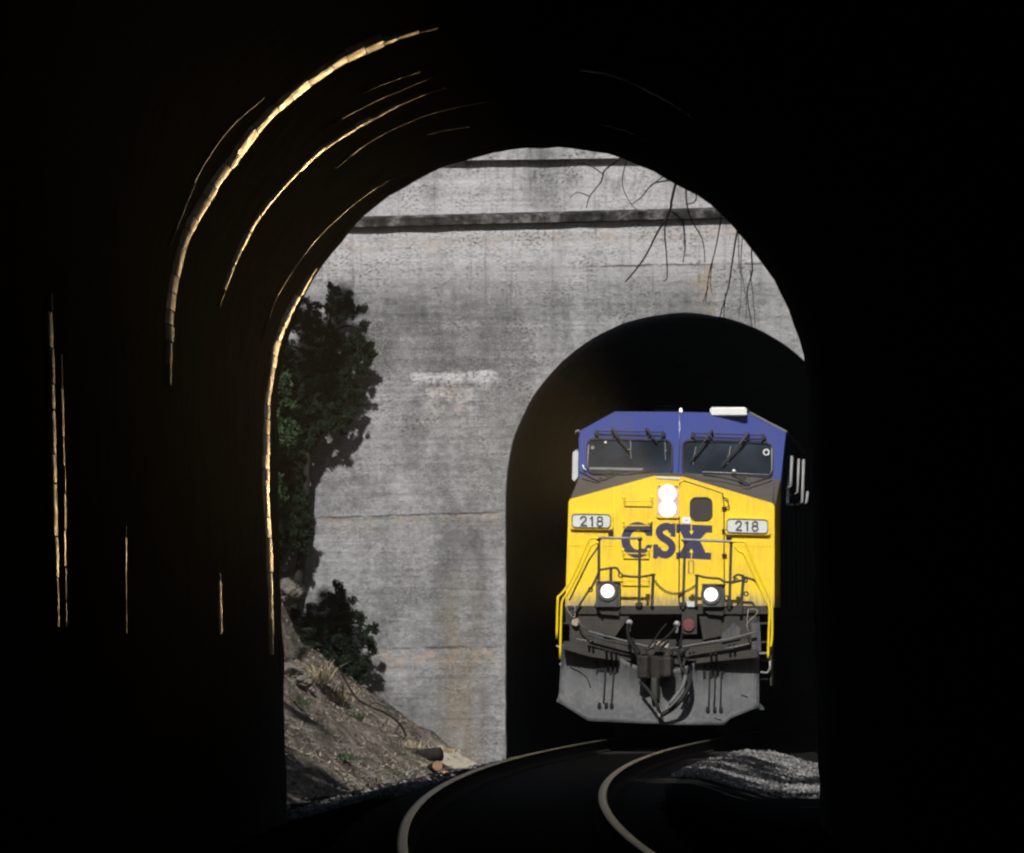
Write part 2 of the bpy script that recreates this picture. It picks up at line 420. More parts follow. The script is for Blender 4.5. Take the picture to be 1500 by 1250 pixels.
def headwall(parent, name, cx, cy, th, t0, t1, zlo, ztop, xl, xr, mat, jag=.0):
    "concrete slab across the line with the arched opening cut through it, t0..t1 along the line; local z=0 is the eye level"
    o = empty('tmp', (cx, cy, CZ), -th)
    bpy.data.objects.remove(o)
    R = RR(cy); SZ = 2.03 if cy < 60 else 1.97; zf = zlo; hw = SZ-zf; hole = []; ns = 110; T = 2*hw+math.pi*R
    for k in range(ns+1):
        s = T*k/ns; j = jag*noise.noise(Vector((s*3.7, 1.3, cx)))
        if s < hw: p = (-R+j, zf+s)
        elif s < hw+math.pi*R:
            a = math.pi-(s-hw)/R; p = ((R-j)*math.cos(a), SZ+(R-j)*math.sin(a))
        else: p = (R-j, SZ-(s-hw-math.pi*R))
        hole.append((p[0]+lean(cy, CZ+p[1]), p[1]))
    outer = []
    for (x, z) in hole:      # push each hole point out to the slab's rectangle
        if z <= SZ: outer.append((xl if x < 0 else xr, z))
        else:
            dx, dz = x, z-SZ; k = 1e9
            if dx > 1e-6: k = min(k, xr/dx)
            if dx < -1e-6: k = min(k, xl/dx)
            if dz > 1e-6: k = min(k, (ztop-SZ)/dz)
            outer.append((dx*k, SZ+dz*k))
    # put exact corners in
    def snap(cxr):
        i = min(range(len(outer)), key=lambda i: (outer[i][0]-cxr)**2+(outer[i][1]-ztop)**2); outer[i] = (cxr, ztop)
    snap(xl); snap(xr)
    n = len(hole); vs = []; ch = .012
    rings = [([(x*(1+ch/R) if True else x, z if z < SZ else SZ+(z-SZ)*(1+ch/R)) for x, z in hole], t0), (hole, t0+ch), (hole, t1), (outer, t1), (outer, t0)]
    for r, t in rings: vs += [(x, t, z) for x, z in r]
    fs = []
    for a in range(5):
        b = (a+1) % 5
        for i in range(n-1): fs.append((a*n+i, a*n+i+1, b*n+i+1, b*n+i))
    o = mesh_obj(name, vs, fs, mat); o.location = (cx, cy, CZ); o.rotation_euler = (0, 0, -th); o.parent = parent
    o.data.materials.append(M['soot']); R += .1
    for p in o.data.polygons:       # the reveal inside the arch is as sooty as the bore
        if all((abs(o.data.vertices[v].co.x) < R+.12 and math.hypot(o.data.vertices[v].co.x, max(0, o.data.vertices[v].co.z-SZ)) < R+.12 and o.data.vertices[v].co.z < SZ+R+.1) for v in p.vertices) and abs(p.normal.y) < .9: p.material_index = 1
    return o
th1 = math.atan(tslope(D1)); th2 = math.atan(tslope(D2))
PX1 = .295; PX2 = 2.5
headwall(near, 'portal_wall', PX1, D1, th1, -.62, 0, -2.6, 5.25, -30, 30, M['mottled'], .03)
pw = headwall(far, 'portal_wall', PX2, D2, th2, 0, .6, -2.4, 7.1, -13, 30, M['concrete'], .012)
# cornice and coping of the far portal (slightly out of level, as poured)
def band(name, z0, z1, d, mat, slope=.018, x0=-12.9, x1=10.9, z0b=None):
    vs = []; fs = []; st = [x0+(x1-x0)*i/90 for i in range(91)]
    for x in st:
        s = (x+1)*slope; j = .012*noise.noise(Vector((x*2.3, z0, 0)))
        for y, z in ((-.003, z0+s), (-d+j, z0+s+.01+j*.5), (-d+j, z1+s-.015), (-d+.02, z1+s), (-.003, z1+s+.03)): vs.append((x, y, z))
    for i in range(90):
        for k in range(4): fs.append((i*5+k, i*5+k+1, i*5+6+k, i*5+5+k))
        fs.append((i*5+4, i*5, i*5+5, i*5+9))
    fs += [(0, 1, 2, 3, 4), (454, 453, 452, 451, 450)]
    o = mesh_obj(name, vs, fs, mat); o.location = (PX2, D2, CZ); o.rotation_euler = (0, 0, -th2); o.parent = far; return o
band('cornice', 5.93, 6.07, .09, M['mottled'])  # the ledge itself is coloured dark and mottled
band('coping', 6.84, 7.13, .10, M['concrete'], .004)

# glazed, protruding brick courses in the near lining that catch the headlamps
def ray_hit(px, py):
    R = 2.55
    lo, hi = 20.0, 60.0
    def out(D):
        z = CZ+(HY-py)/F*D; x = (px-CX)/F*D-(tcx(D)+.14)-lean(D, z)
        if z > SPR: return math.hypot(x, z-SPR)-R
        return abs(x)-R
    for _ in range(50):
        m = (lo+hi)/2
        if out(m) > 0: hi = m
        else: lo = m
    D = (lo+hi)/2; z = CZ+(HY-py)/F*D; x = (px-CX)/F*D-(tcx(D)+.14)-lean(D, z)
    zf = rz(D)-.5; hw = SPR-zf
    if z > SPR: s = hw+(math.pi-math.atan2(z-SPR, x))*R
    else: s = (z-zf) if x < 0 else hw*2+math.pi*R-(z-zf)
    return s, D
arcs = [
 ([(243,565),(245,500),(250,430),(268,350),(300,290),(340,235),(400,160),(470,105),(550,62),(640,35)], .95, .030, 1.0),
 ([(245,360),(262,320),(290,250),(330,190),(385,140)], .16, .010, 1.0),
 ([(318,450),(335,400),(372,325),(420,265),(480,210),(545,172),(650,125)], .42, .014, 1.0),
 ([(470,190),(530,155),(590,128),(640,108)], .14, .008, 1.0),
 ([(530,135),(590,110),(635,97)], .10, .007, 1.0),
 ([(490,245),(540,205),(600,175),(680,152),(735,145)], .14, .008, 1.0),
 ([(625,195),(655,188),(690,183)], .12, .007, 1.0),
 ([(383,500),(400,440),(430,390),(470,340),(540,280),(590,250)], .12, .007, 1.0),
 ([(460,390),(440,425),(420,460),(405,500),(393,560),(388,640),(388,720),(392,800),(394,870),(395,960)], .75, .022, 1.0),
 ([(850,100),(900,108),(950,130),(1020,172)], .30, .012, 1.0),
 ([(880,180),(920,190),(965,212)], .14, .008, 1.0),
 ([(68,430),(72,550),(75,700),(80,920)], .50, .014, 1.0),
 ([(85,520),(90,700),(92,920)], .25, .009, 1.0),
 ([(181,770),(181,850),(182,930)], .16, .008, 1.0),
 ([(319,840),(320,880),(321,930)], .30, .010, 1.0)]
for pts, L, H, dens in arcs:
    sd = sorted(ray_hit(*p) for p in pts)
    def Dat(s):
        for (a, da), (b, db) in zip(sd, sd[1:]):
            if a <= s <= b: return lerp(da, db, (s-a)/max(1e-6, b-a))
        return sd[0][1] if s < sd[0][0] else sd[-1][1]
    mb = MB(); s = sd[0][0]; s1 = sd[-1][0]; tot = s1-s; nd = 10
    while s < s1:
        ln = random.uniform(.10, .24); e = min(s+ln, s1); t = ((s+e)/2-sd[0][0])/tot
        fade = min(1, min(t, 1-t)*5+.25)
        if random.random() < dens:
            w_ = L*fade*random.uniform(.78, 1.08); hh = H*random.uniform(.80, 1.08); tl = random.uniform(-.0022, .0022); jit = random.uniform(0, .0016); ph = random.uniform(0, 6)
            vs = []; q = [s+.004, s+.004+(e-s-.008)*.5, e-.004]
            for ss in q:
                for k in range(nd+1):
                    v = k/nd*2-1
                    D = min(Dat(ss)+v*w_/2, D1-.62)
                    ins = -.006+(hh+.020)*(1-v*v)+tl*v*5
                    if ss == q[0] or ss == q[2]: ins -= .0015
                    vs.append(prof(ss, D, ins+jit*math.sin(v*7+ph), .14))
            m_ = nd+1; fs = []
            for a in range(2):
                for k in range(nd): fs.append((a*m_+k, a*m_+k+1, (a+1)*m_+k+1, (a+1)*m_+k))
            mb.add(vs, fs)
        s = e
    mb.build('brick_course', M['glaze'], near, smooth=True)

# ---------------------------------------------------------------- hills over the two tunnels
def hill(name, fn, Da, Db):
    vs = []; fs = []; nx = 60; ny = 50
    for i in range(ny+1):
        D = lerp(Da, Db, (i/ny))
        for j in range(nx+1):
            x = -60+120*j/nx; vs.append((x+tcx(60), D, fn(x, D)))
    n = nx+1
    for i in range(ny):
        for j in range(nx): fs.append((i*n+j, i*n+j+1, (i+1)*n+j+1, (i+1)*n+j))
    return tag(mesh_obj(name, vs, fs, M['forest'], smooth=True), kind='structure')
hill('hill', lambda x, D: CZ+5.15+min(34, (D1-.2-D)*.85)+.3*noise.noise(Vector((x*.3, D*.3, 0))), -60, D1-.3)
hill('hillside', lambda x, D: CZ+7.0+min(25, (D-D2-.6)*.5)+.3*noise.noise(Vector((x*.3, D*.3, 7))), D2+.7, 160)

# ---------------------------------------------------------------- track
track = empty('railway_track', at(60, 0, 0))
tag(track, 'pair of shiny steel rails curving right out of the dark towards the locomotive', 'railway track')
def rail(side):
    g_ = .7525*side
    heads = []; webs = []
    D = -20
    while D <= 124:
        def p(u, z): return at(D, g_+u, z)-track.location
        heads.append([p(-.034, -.032), p(-.035, -.009), p(-.027, -.002), p(-.012, 0), p(.012, 0), p(.027, -.002), p(.035, -.009), p(.034, -.032)])
        webs.append([p(-.03, -.032), p(-.010, -.045), p(-.009, -.13), p(-.07, -.155), p(-.07, -.17), p(.07, -.17), p(.07, -.155), p(.009, -.13), p(.010, -.045), p(.03, -.032)])
        D += .5
    r = MB().loft(webs).build('rail', M['rail_web'], track)
    h = MB().loft(heads).build('rail_head', M['rail_head'], r, smooth=True); h.data.materials.append(M['rail_web'])
    for q in h.data.polygons:
        if q.normal.z < .35: q.material_index = 1
rail(-1); rail(1)
tie0 = None; D = 20.0
while D < 92:
    if tie0 is None:
        tie0 = MB().cbox(-1.3, 1.3, -.115, .115, -.18, .0, .012).build('railway_tie', M['tie']); o = tie0
    else:
        o = tie0.copy(); C.objects.link(o)
    o.location = at(D, random.uniform(-.03, .03), -.172); o.rotation_euler = (0, 0, -math.atan(tslope(D))+random.uniform(-.012, .012))
    tag(o, 'dark creosoted wooden tie laid across the track under the two rails', 'railway tie', 'ties under the rails')
    D += .53
# ballast stones: nobody could count them
mb = MB()
def stone(mb, c, r):
    pts = [(1,0,0),(-1,0,0),(0,1,0),(0,-1,0),(0,0,1),(0,0,-1)]
    q = Matrix.Rotation(random.uniform(0, 6.28), 3, 'Z') @ Matrix.Rotation(random.uniform(0, 3), 3, 'X')
    vs = [c+(q @ Vector(p))*r*random.uniform(.6, 1.25) for p in pts]
    mb.add(vs, [(0,2,4),(2,1,4),(1,3,4),(3,0,4),(2,0,5),(1,2,5),(3,1,5),(0,3,5)])
for _ in range(15000):
    D = random.uniform(57, 86.4)
    if D > 67 and random.random() < .92: u = random.uniform(1.15, 3.2)  # near right stretch kept free of pale stones to look shaded
    else: u = -random.uniform(1.3, 2.6)
    stone(mb, at(D, u, bank_h(D, u)+random.uniform(.0, .03)), random.uniform(.018, .045))
tag(mb.build('ballast', M['stone']), 'pale crushed ballast stones heaped along the outer sides of the rails', 'ballast', kind='stuff')
# sandy apron at the foot of the far wall
vs = []; fs = []
for i in range(13):
    for j in range(9):
        D = 84.0+2.5*i/12; u = -3.35+.95*j/8
        e = min(i/12*3, (12-i)/3+1, 1)*min(j/3, (8-j)/3, 1)
        vs.append(at(D, u, bank_h(D, u)-.03+.07*e+.03*noise.noise(Vector((D*2, u*3, 0)))))
for i in range(12):
    for j in range(8): fs.append((i*9+j, i*9+j+1, i*9+10+j, i*9+9+j))
tag(mesh_obj('sand_patch', vs, fs, M['sand'], smooth=True), kind='structure')

# ---------------------------------------------------------------- foliage
def leaf_cloud(mb, c, r, n, size, squash=(1, 1, 1), spray=.0):
    for _ in range(n):
        d = Vector((random.gauss(0, 1), random.gauss(0, 1), random.gauss(0, 1))).normalized()*(random.random()**.42)*r
        p = c+Vector((d.x*squash[0], d.y*squash[1], d.z*squash[2]))
        a = Vector((random.gauss(0, 1), random.gauss(0, 1), random.gauss(0, 1)+spray)).normalized()
        b = a.orthogonal().normalized(); b = (Matrix.Rotation(random.uniform(0, 6.28), 3, a) @ b)
        s = size*random.uniform(.5, 1.4); w2 = s*random.uniform(.25, .5)
        mb.add([p-a*s, p+b*w2, p+a*s, p-b*w2], [(0, 1, 2, 3)])
def make_tree(name, base, clumps, label, cat, group, leafmat, size=.06, dens=900, trunk_r=.16, sub=3, squash=(1,1,1), lump=0, cover=1.7):
    "clumps: (centre, radius). Trunk from the base through the mean line, a limb to each clump"
    base = Vector(base); t = empty(name, base); tag(t, label, cat, group)
    top = max((c for c, r in clumps), key=lambda c: c.z)
    mid = sum((c for c, r in clumps), Vector())/len(clumps)
    path = smoothpath([base-Vector((0, 0, .4)), base.lerp(mid, .35)+Vector((.1, 0, 0)), base.lerp(mid, .8), top], 6)
    mb = MB(); mb.tube([p-base for p in path], [trunk_r*(1-.85*i/(len(path)-1)) for i in range(len(path))], 8)
    mb.build('trunk', M['bark'], t, smooth=True)
    cr = MB(); lb = MB()
    for c, r in clumps:
        q = min(path, key=lambda p: (p-c).length+abs(p.z-(c.z-.8*r))*.6)
        lb.tube([v-base for v in smoothpath([q, q.lerp(c, .5)+Vector((0, 0, .08)), c], 3)], [trunk_r*.28*(1-.11*i) for i in range(7)], 5)
        if lump:
            for _ in range(int(cover*r*r/(lump*lump))+2):
                d = Vector((random.gauss(0, 1), random.gauss(0, 1), random.gauss(0, 1))).normalized()*r*random.random()**.4
                d.y *= squash[1]; rs = lump*random.uniform(.6, 1.3)
                for _k in range(2): leaf_cloud(cr, c+d-base+Vector((random.uniform(-1, 1), random.uniform(-1, 1), random.uniform(-.5, 1)))*rs*.5, rs, int(42*(rs/lump)**2), size, squash, 1.2)
            continue
        for _ in range(sub*3):
            d = Vector((random.gauss(0, 1), random.gauss(0, 1), random.gauss(0, 1))).normalized()*r*random.uniform(.35, .85)
            e = c+d; lb.tube([v-base for v in (c, c+d*.5+Vector((0, 0, .03)), e)], [.012, .008, .004], 4)
            leaf_cloud(cr, e-base, r*random.uniform(.25, .42), int(dens*r*r/sub/3*2.2)+6, size, squash)
        leaf_cloud(cr, c-base, r*.8, int(dens*r*r*.5), size, squash)
    lb.build('limbs', M['bark'], t); cr.build('crown', leafmat, t)
    return t
W2 = Vector((PX2, D2, CZ)); wx = Vector((math.cos(th2), -math.sin(th2), 0)); wy = Vector((math.sin(th2), math.cos(th2), 0))
def wall_pt(px, py):
    "world point where the photo pixel lies on the far wall"
    k = (px-CX)/F
    lx = (k*W2.y-W2.x)/(math.cos(th2)+k*math.sin(th2)); p = W2+wx*lx
    return Vector((p.x, p.y, CZ+(HY-py)/F*p.y))
def toward_sun(p, d): return p+SUNV*(d/(math.cos(SUN_EL)))
# two unseen cedars placed up left to shade the wall and its dark cedars
def shade_tree(pxs, d, label, name='cedar_tree', dens=2300, size=.075):
    cl = []
    for px, py, r in pxs:
        c = toward_sun(wall_pt(px, py), d+random.uniform(-.5, .5)); cl.append((c, r/150))
    m = sum((c for c, r in cl), Vector())/len(cl)
    D = m.y; u = (m.x-tcx(D)); u = min(u, -3.5)-.3
    return make_tree(name, at(D, u, bank_h(D, u)), cl, label, 'tree', None, M['needles'], .05, dens, .10, lump=.085)
CA = [(500,452,26),(490,430,14),(513,462,16),(452,455,18),(440,470,22),(470,500,34),(515,505,22),(530,480,10),(440,540,42),(482,550,40),(528,535,18),(537,515,8),(505,585,30),(455,600,38),(418,600,36),
      (492,615,22),(470,628,18),(420,650,36),(405,700,45),(425,690,22),(445,640,20),(412,740,42),(438,735,14),(440,765,20),(405,790,44),(438,795,18),(452,780,10),(390,560,45),(380,650,50),(375,740,50),(395,500,36),(530,455,7),(541,520,7),(515,610,9)]
CB = [(492,866,13),(478,884,18),(500,893,22),(460,905,18),(448,915,12),(490,925,30),(524,903,13),(536,930,15),(547,921,7),(512,945,24),(545,950,8),(470,945,26),(452,936,18),(500,978,22),(522,985,18),(538,970,10),(483,970,20),(514,1002,12),(435,952,16),(428,905,12),(418,925,14)]
shade_tree([q for q in CA if q[2] > 20], 9, 'unseen tall cedar placed high on the left bank to shade the wall cedar')
shade_tree([q for q in CB if q[2] > 16], 8.2, 'unseen smaller cedar placed on the left bank to shade the cedar bush')
# the two dark cedars that stand against the wall
def wall_tree(pxs, D, base_px, label, name, fac=1.0):
    cl = [(Vector(((px-CX)/F*(D+dd), D+dd, CZ+(HY-py)/F*(D+dd))), r/100*fac) for px, py, r in pxs for dd in [(px-CX)*-.00105+random.uniform(-.1, .1)]]
    bx = (base_px-CX)/F*D; u = bx-tcx(D)
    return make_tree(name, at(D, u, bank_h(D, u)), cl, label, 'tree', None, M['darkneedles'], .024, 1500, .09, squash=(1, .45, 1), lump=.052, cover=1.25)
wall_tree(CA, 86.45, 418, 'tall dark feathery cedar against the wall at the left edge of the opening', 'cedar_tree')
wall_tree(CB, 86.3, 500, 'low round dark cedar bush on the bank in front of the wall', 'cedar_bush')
# the bit of sunlit cedar that shows at the left edge of the opening
def view_pt(px, py, D): return Vector(((px-CX)/F*D, D, CZ+(HY-py)/F*D))
gc = [(view_pt(412, 590, 80), .20), (view_pt(418, 575, 80.1), .13), (view_pt(424, 628, 80.1), .16), (view_pt(408, 640, 79.8), .25), (view_pt(428, 645, 80), .10), (view_pt(395, 560, 80), .40),
      (view_pt(385, 640, 80), .45), (view_pt(370, 720, 80), .5), (view_pt(360, 600, 80.2), .5), (view_pt(350, 680, 80.3), .5)]
b = view_pt(340, 800, 80.3); u = b.x-tcx(80.3)
make_tree('cedar_tree', at(80.3, u, bank_h(80.3, u)), gc, 'low green sunlit cedar boughs at the left edge of the tunnel opening', 'tree', None, M['green'], .035, 2600, .08)
# unseen pines over the near tunnel, crowns shaped to shade track, ballast and bank
def ground_pt(D, u): return at(D, u, -.2)
def pine(specs, label):
    cl = []
    for D, u, r, h in specs:
        p = ground_pt(D, u); cl.append((p+SUNV*(h/math.sin(SUN_EL)), r))
    m = sum((c for c, r in cl), Vector())/len(cl)
    make_tree('shade_pine', (m.x, min(m.y, D1-2), CZ+5.4), cl, label, 'tree', 'unseen shading pines on the hill over the near tunnel', M['needles'], .15, 120, .28, 2, lump=.26, cover=1.9)
pine([(61.5+i*1.7, -.25+.25*math.sin(i), 1.35, 10+i*1.5) for i in range(6)]+[(62.5, 1.6, 1.2, 10), (65, 3.0, 1.5, 12), (67.3, 2.4, 1.2, 12.5), (68, .9, 1.2, 13), (65.5, 4.2, 1.4, 12), (62.5, -2.4, 1.2, 10), (64.5, -3.6, 1.0, 11), (67.5, -3.4, 1.0, 14), (69.5, -4.0, .9, 15), (71.3, -4.8, .9, 16), (66, -4.6, 1.3, 13), (69, -5.4, 1.2, 14), (64.6, -2.2, .8, 11.5), (66.2, -2.1, .5, 12)], 'unseen tall pine closest to the near portal, crown shaped to shade the track')
pine([(71.5+i*1.7, -.1+.2*math.cos(i), 1.3, 20+i*1.5) for i in range(7)]+[(82.2, .9, .5, 28), (80, 1.4, .8, 26), (77.6, 2.0, 1.0, 25), (75.3, 2.7, 1.1, 24), (76, 3.7, 1.2, 24), (73.0, 3.9, .8, 22),
      (76, .6, .9, 24), (73.3, 1.0, 1.1, 22), (70.3, 1.5, 1.1, 21), (80, -1.5, .5, 26), (76, -4.0, .25, 23), (70, -3.0, .35, 21), (68, -2.6, .4, 20), (66.5, -3.2, .5, 19)], 'unseen taller pine farther back on the hill, crown shaped to shade the track')
# bare vines and twigs hanging from the brow of the near portal
def hang(name, paths, D, label, cat, group, r0):
    base = view_pt(*paths[0][0], D); t = MB()
    for p, r in [(q, r0) if i == 0 else (q, r0*.6) for i, q in enumerate(paths)]:
        pts = smoothpath([view_pt(x+random.uniform(-.8, .8), y, D+.05*i) for i, (x, y) in enumerate(p)], 5)
        pts = [v+Vector((noise.noise(v*3)*.012, 0, 0)) for v in pts]
        t.tube([v-base for v in pts], [r*(1-.6*i/(len(pts)-1)) for i in range(len(pts))], 6)
    o = t.build(name, M['vine']); o.location = base; tag(o, label, cat, group); return o
GV = 'bare vines hanging from the brow of the near portal'
hang('vine', [[(1062,295),(1055,330),(1047,370),(1038,405),(1034,442)], [(1044,385),(1040,415),(1043,432)], [(1036,420),(1031,437),(1029,444)]], 57.0, 'short leafless vine, leftmost of the three hanging against the pale wall', 'vine', GV, .0085)
hang('vine', [[(1086,320),(1078,355),(1072,390),(1066,425),(1055,462),(1050,478)], [(1064,430),(1061,465),(1060,480)]], 57.05, 'dark leafless vine in the middle of the hanging three, forked at its lower end', 'vine', GV, .010)
hang('vine', [[(1105,330),(1100,370),(1101,400),(1095,430),(1101,475),(1103,490)], [(1083,340),(1082,380),(1086,420),(1082,470)], [(1087,350),(1086,390),(1093,440),(1092,470)], [(1099,395),(1102,430),(1106,480)]], 57.1, 'bunch of thin leafless vine strands, rightmost of the three on the pale wall', 'vine', GV, .0085)
hang('branch_shape', [[(1010,225),(992,262),(985,290),(980,312),(962,345),(942,380),(916,414)], [(992,262),(975,265),(955,270),(940,288),(928,298)], [(996,255),(980,253),(965,263),(950,275)],
     [(985,300),(975,330),(976,370),(978,405),(972,412)], [(985,310),(1000,325),(1003,360),(1000,385)], [(1005,250),(1004,285),(1012,320),(1030,350),(1033,385)], [(1010,240),(1020,290),(1004,300)]], 70.0,
     'dark forked branch shape reaching down from the right across the cornice', 'branch', None, .020)  # branch shape modelled as dark solid tubes
hang('branch_shape', [[(925,215),(905,235),(886,250),(880,268),(864,288),(858,305)], [(884,255),(868,245),(850,240),(835,250)], [(864,288),(845,282),(835,290)], [(925,215),(912,262),(925,300),(950,320)]], 71.0,
     'thinner grey branch shape above the cornice, left of the dark forked branch', 'branch', None, .012)  # thinner branch shape, also solid tubes

# ---------------------------------------------------------------- things on the left bank
def bank_pt(px, py):
    "where the ray of a photo pixel first meets the left bank"
    D = 58.0
    while D < 86.4:
        p = view_pt(px, py, D); u = (p.x-tcx(D))/math.cos(math.atan(tslope(D)))
        if p.z < rz(D)+bank_h(D, u): return p
        D += .05
    return p
def rockmesh(name, c, r, mat, label, group=None, sq=(1, 1, .7), parent=None):
    bm = bmesh.new(); bmesh.ops.create_icosphere(bm, subdivisions=4, radius=1)
    sd = random.uniform(0, 99)
    for v in bm.verts:
        k = 1+.30*noise.noise(v.co*1.3+Vector((sd, 0, 0)))+.14*noise.noise(v.co*3.3+Vector((sd, 0, 0)))+.06*noise.noise(v.co*9+Vector((sd, 0, 0)))
        v.co = Vector((v.co.x*sq[0], v.co.y*sq[1], v.co.z*sq[2]))*r*k
    me = bpy.data.meshes.new(name); bm.to_mesh(me); bm.free(); me.materials.append(mat)
    o = bpy.data.objects.new(name, me); link(o, parent); o.location = c; o.rotation_euler = (0, 0, random.uniform(0, 6))
    if parent is None: tag(o, label, 'rock', group)
    return o
for px, py, r, m, lab in ((424, 866, .26, 'rock', 'brown weathered boulder on the bank between the tall cedar and the bush'),
              (422, 985, .17, 'rock', 'tan ledge of rock at the top left of the sunlit bank'),
                      (446, 998, .13, 'rock', 'small tan rock just right of the tan ledge on the bank'),
                      (652, 1135, .07, 'rockred', 'small pinkish stone beside the rail at the foot of the bank'),
                      (600, 1135, .08, 'rock', 'grey stone low on the bank left of the charred log'),
                      (572, 1150, .09, 'rock', 'pale grey stone at the shaded foot of the bank'),
                      (545, 1140, .07, 'rock', 'small stone farthest left along the shaded foot of the bank')):
    rockmesh('rock', bank_pt(px, py), r, M[m], lab)
# charred log stub and its sawn neighbour
p = bank_pt(632, 1110); o = MB()
o.lathe((0, 0, 0), (1, -.25, .18), [(-.24, .06), (-.22, .10), (-.05, .11), (.12, .105), (.20, .10), (.215, .07)], 14)
o = o.build('log', M['log'], smooth=True); o.location = p+Vector((-.05, 0, .02)); tag(o, 'short charred black log lying at the foot of the bank by the sand', 'log')
p = bank_pt(633, 1128); o = MB(); o.lathe((0, 0, 0), (.2, -1, .1), [(-.0, .075), (.40, .075)], 16)
t = o.build('log', M['log'], smooth=False); t.location = p+Vector((0, .1, .02)); tag(t, 'small sawn log with a round orange end facing the camera, below the charred log', 'log')
MB().lathe((0, 0, 0), (.2, -1, .1), [(.401, .072), (.412, .066)], 16).build('cut_end', M['logend'], t)
# fallen dead branch over the bank
pp = [(488,955),(500,985),(520,1020),(540,1034),(565,1045),(585,1060),(595,1078)]
bp = view_pt(488, 955, 82); mb = MB()
mb.tube([v-bp for v in smoothpath([view_pt(x, y, 82.5+.1*i) for i, (x, y) in enumerate(pp)], 5)], .016, 6)
for q in ([(540,1034),(550,1030),(572,1040)], [(595,1078),(585,1088)], [(585,1060),(580,1072),(575,1076)], [(500,985),(520,1000),(530,1010)], [(520,1020),(505,1015),(492,1018)]):
    mb.tube([v-bp for v in smoothpath([view_pt(x, y, 82.8) for x, y in q], 4)], .008, 5)
o = mb.build('dead_branch', M['bark']); o.location = bp; tag(o, 'arched dead branch fallen over the bank in front of the wall', 'branch')
# dry stalks and weeds
def tuft(name, px, py, n, h, mat, label, cat, group=None, lean=.5, wd=.006):
    p = bank_pt(px, py); mb = MB()
    for _ in range(n):
        a = Vector((random.gauss(0, .075), random.gauss(0, .06), -.03)); d = Vector((random.gauss(.1, lean), random.gauss(0, lean), 1)).normalized()*h*random.uniform(.5, 1.1)
        s = Vector((wd, wd*random.uniform(-1, 1), 0)); m = a+d*.55+Vector((0, 0, .02)); e = a+d+Vector((d.x*.3, 0, -.12*h))
        mb.add([a-s, a+s, m+s, m-s, e], [(0, 1, 2, 3), (3, 2, 4)])
    o = mb.build(name, mat); o.location = p; tag(o, label, cat, group)
tuft('weed', 522, 1052, 130, 0.15, M['weed'], 'green weed tuft on the bank below the round shadow', 'weed', None, .7, .005)
tuft('weed', 436, 1030, 110, 0.14, M['weed'], 'green weed clump near the left edge of the sunlit bank', 'weed', None, .7, .005)
tuft('weed', 505, 1110, 200, 0.11, M['weed'], 'low dull green weed farther down the bank towards the shade', 'weed', None, .7, .005)
tuft('dry_grass', 470, 1000, 60, .45, M['drygrass'], 'tall dry grass stalks beneath the round shadow on the bank', 'dry grass', None, .5)
tuft('dry_grass', 500, 1025, 50, .35, M['drygrass'], 'dry grass stalks just left of the arched dead branch', 'dry grass', None, .6)
tuft('dry_grass', 600, 1093, 60, .16, M['drygrass'], 'short dry grass at the lower end of the dead branch', 'dry grass', None, .8)
tuft('dry_grass', 655, 1100, 50, .10, M['drygrass'], 'small dry grass tuft on the sand right of the charred log', 'dry grass', None, .9)
mb = MB()
for _ in range(22000):        # fallen leaves, twigs and chips
    D = random.uniform(64, 86.3); u = -random.uniform(2.4, 6.5); p = at(D, u, bank_h(D, u)+.012)
    a = Vector((random.gauss(0, 1), random.gauss(0, 1), random.gauss(0, .5))).normalized(); b = a.cross(Vector((random.gauss(0, .4), random.gauss(0, .4), 1))).normalized()
    s = random.uniform(.008, .028)*random.choice((1, 1, 2)); w_ = min(.014, s*random.choice((.12, .3, .6))); mb.add([p-a*s, p+b*w_, p+a*s+Vector((0, 0, .01)), p-b*w_], [(0, 1, 2, 3)])
tag(mb.build('leaf_litter', M['leaf']), 'brown fallen leaves and twigs scattered over the left bank', 'leaf litter', kind='stuff')

# ================================================================ the locomotive
LY = 86.0; LTH = math.atan(tslope(86)); LX = 2.245; LZ = rz(86)
loco = empty('locomotive', (LX, LY, LZ), -LTH)
tag(loco, 'yellow and blue diesel locomotive with lit headlights coming out of the far tunnel', 'locomotive')
lc, ls = math.cos(LTH), math.sin(LTH)
def lens(name, radius):
    g = NG(name, .3, .2); g.color((.06, .05, .05))
    x, y, z = g.sep(); r = g.math('SQRT', g.math('ADD', g.math('MULTIPLY', x, x), g.math('MULTIPLY', z, z)))
    g.t.links.new(g.ramp(g.math('DIVIDE', r, radius), [(.55, (1, .95, .93)), (1, (1, .80, .74))]), g.b.inputs['Emission Color'])
    q = g.math('SUBTRACT', 1.0, g.math('MINIMUM', g.math('DIVIDE', r, radius), 1.0))
    g.t.links.new(g.math('MULTIPLY_ADD', g.math('POWER', q, 2.2), 45.0, .42), g.b.inputs['Emission Strength']); return g.m
def lamp_at(name, c, prof, n, mat, parent):
    o = MB().lathe((0, 0, 0), (0, -1, 0), prof, n).build(name, mat, parent, smooth=True); o.location = c; return o
def P(px, py, w=0.0):
    "locomotive-local point (x right, y back, z above rail) at depth w seen at a photo pixel"
    k = (px-CX)/F
    u = (k*(LY+w*lc)-LX-w*ls)/(lc+k*ls)
    Y = LY-u*ls+w*lc
    return Vector((u, w, CZ+(HY-py)/F*Y-LZ))
def wn(py): return .20*(890-py)/190                 # lean of the nose front
def wc(px): return 1.22+.34*abs(px-995)/150          # vee of the cab front
def N(px, py, o=0): return P(px, py, wn(py)-o)
def K(px, py, o=0): return P(px, py, wc(px)-o)
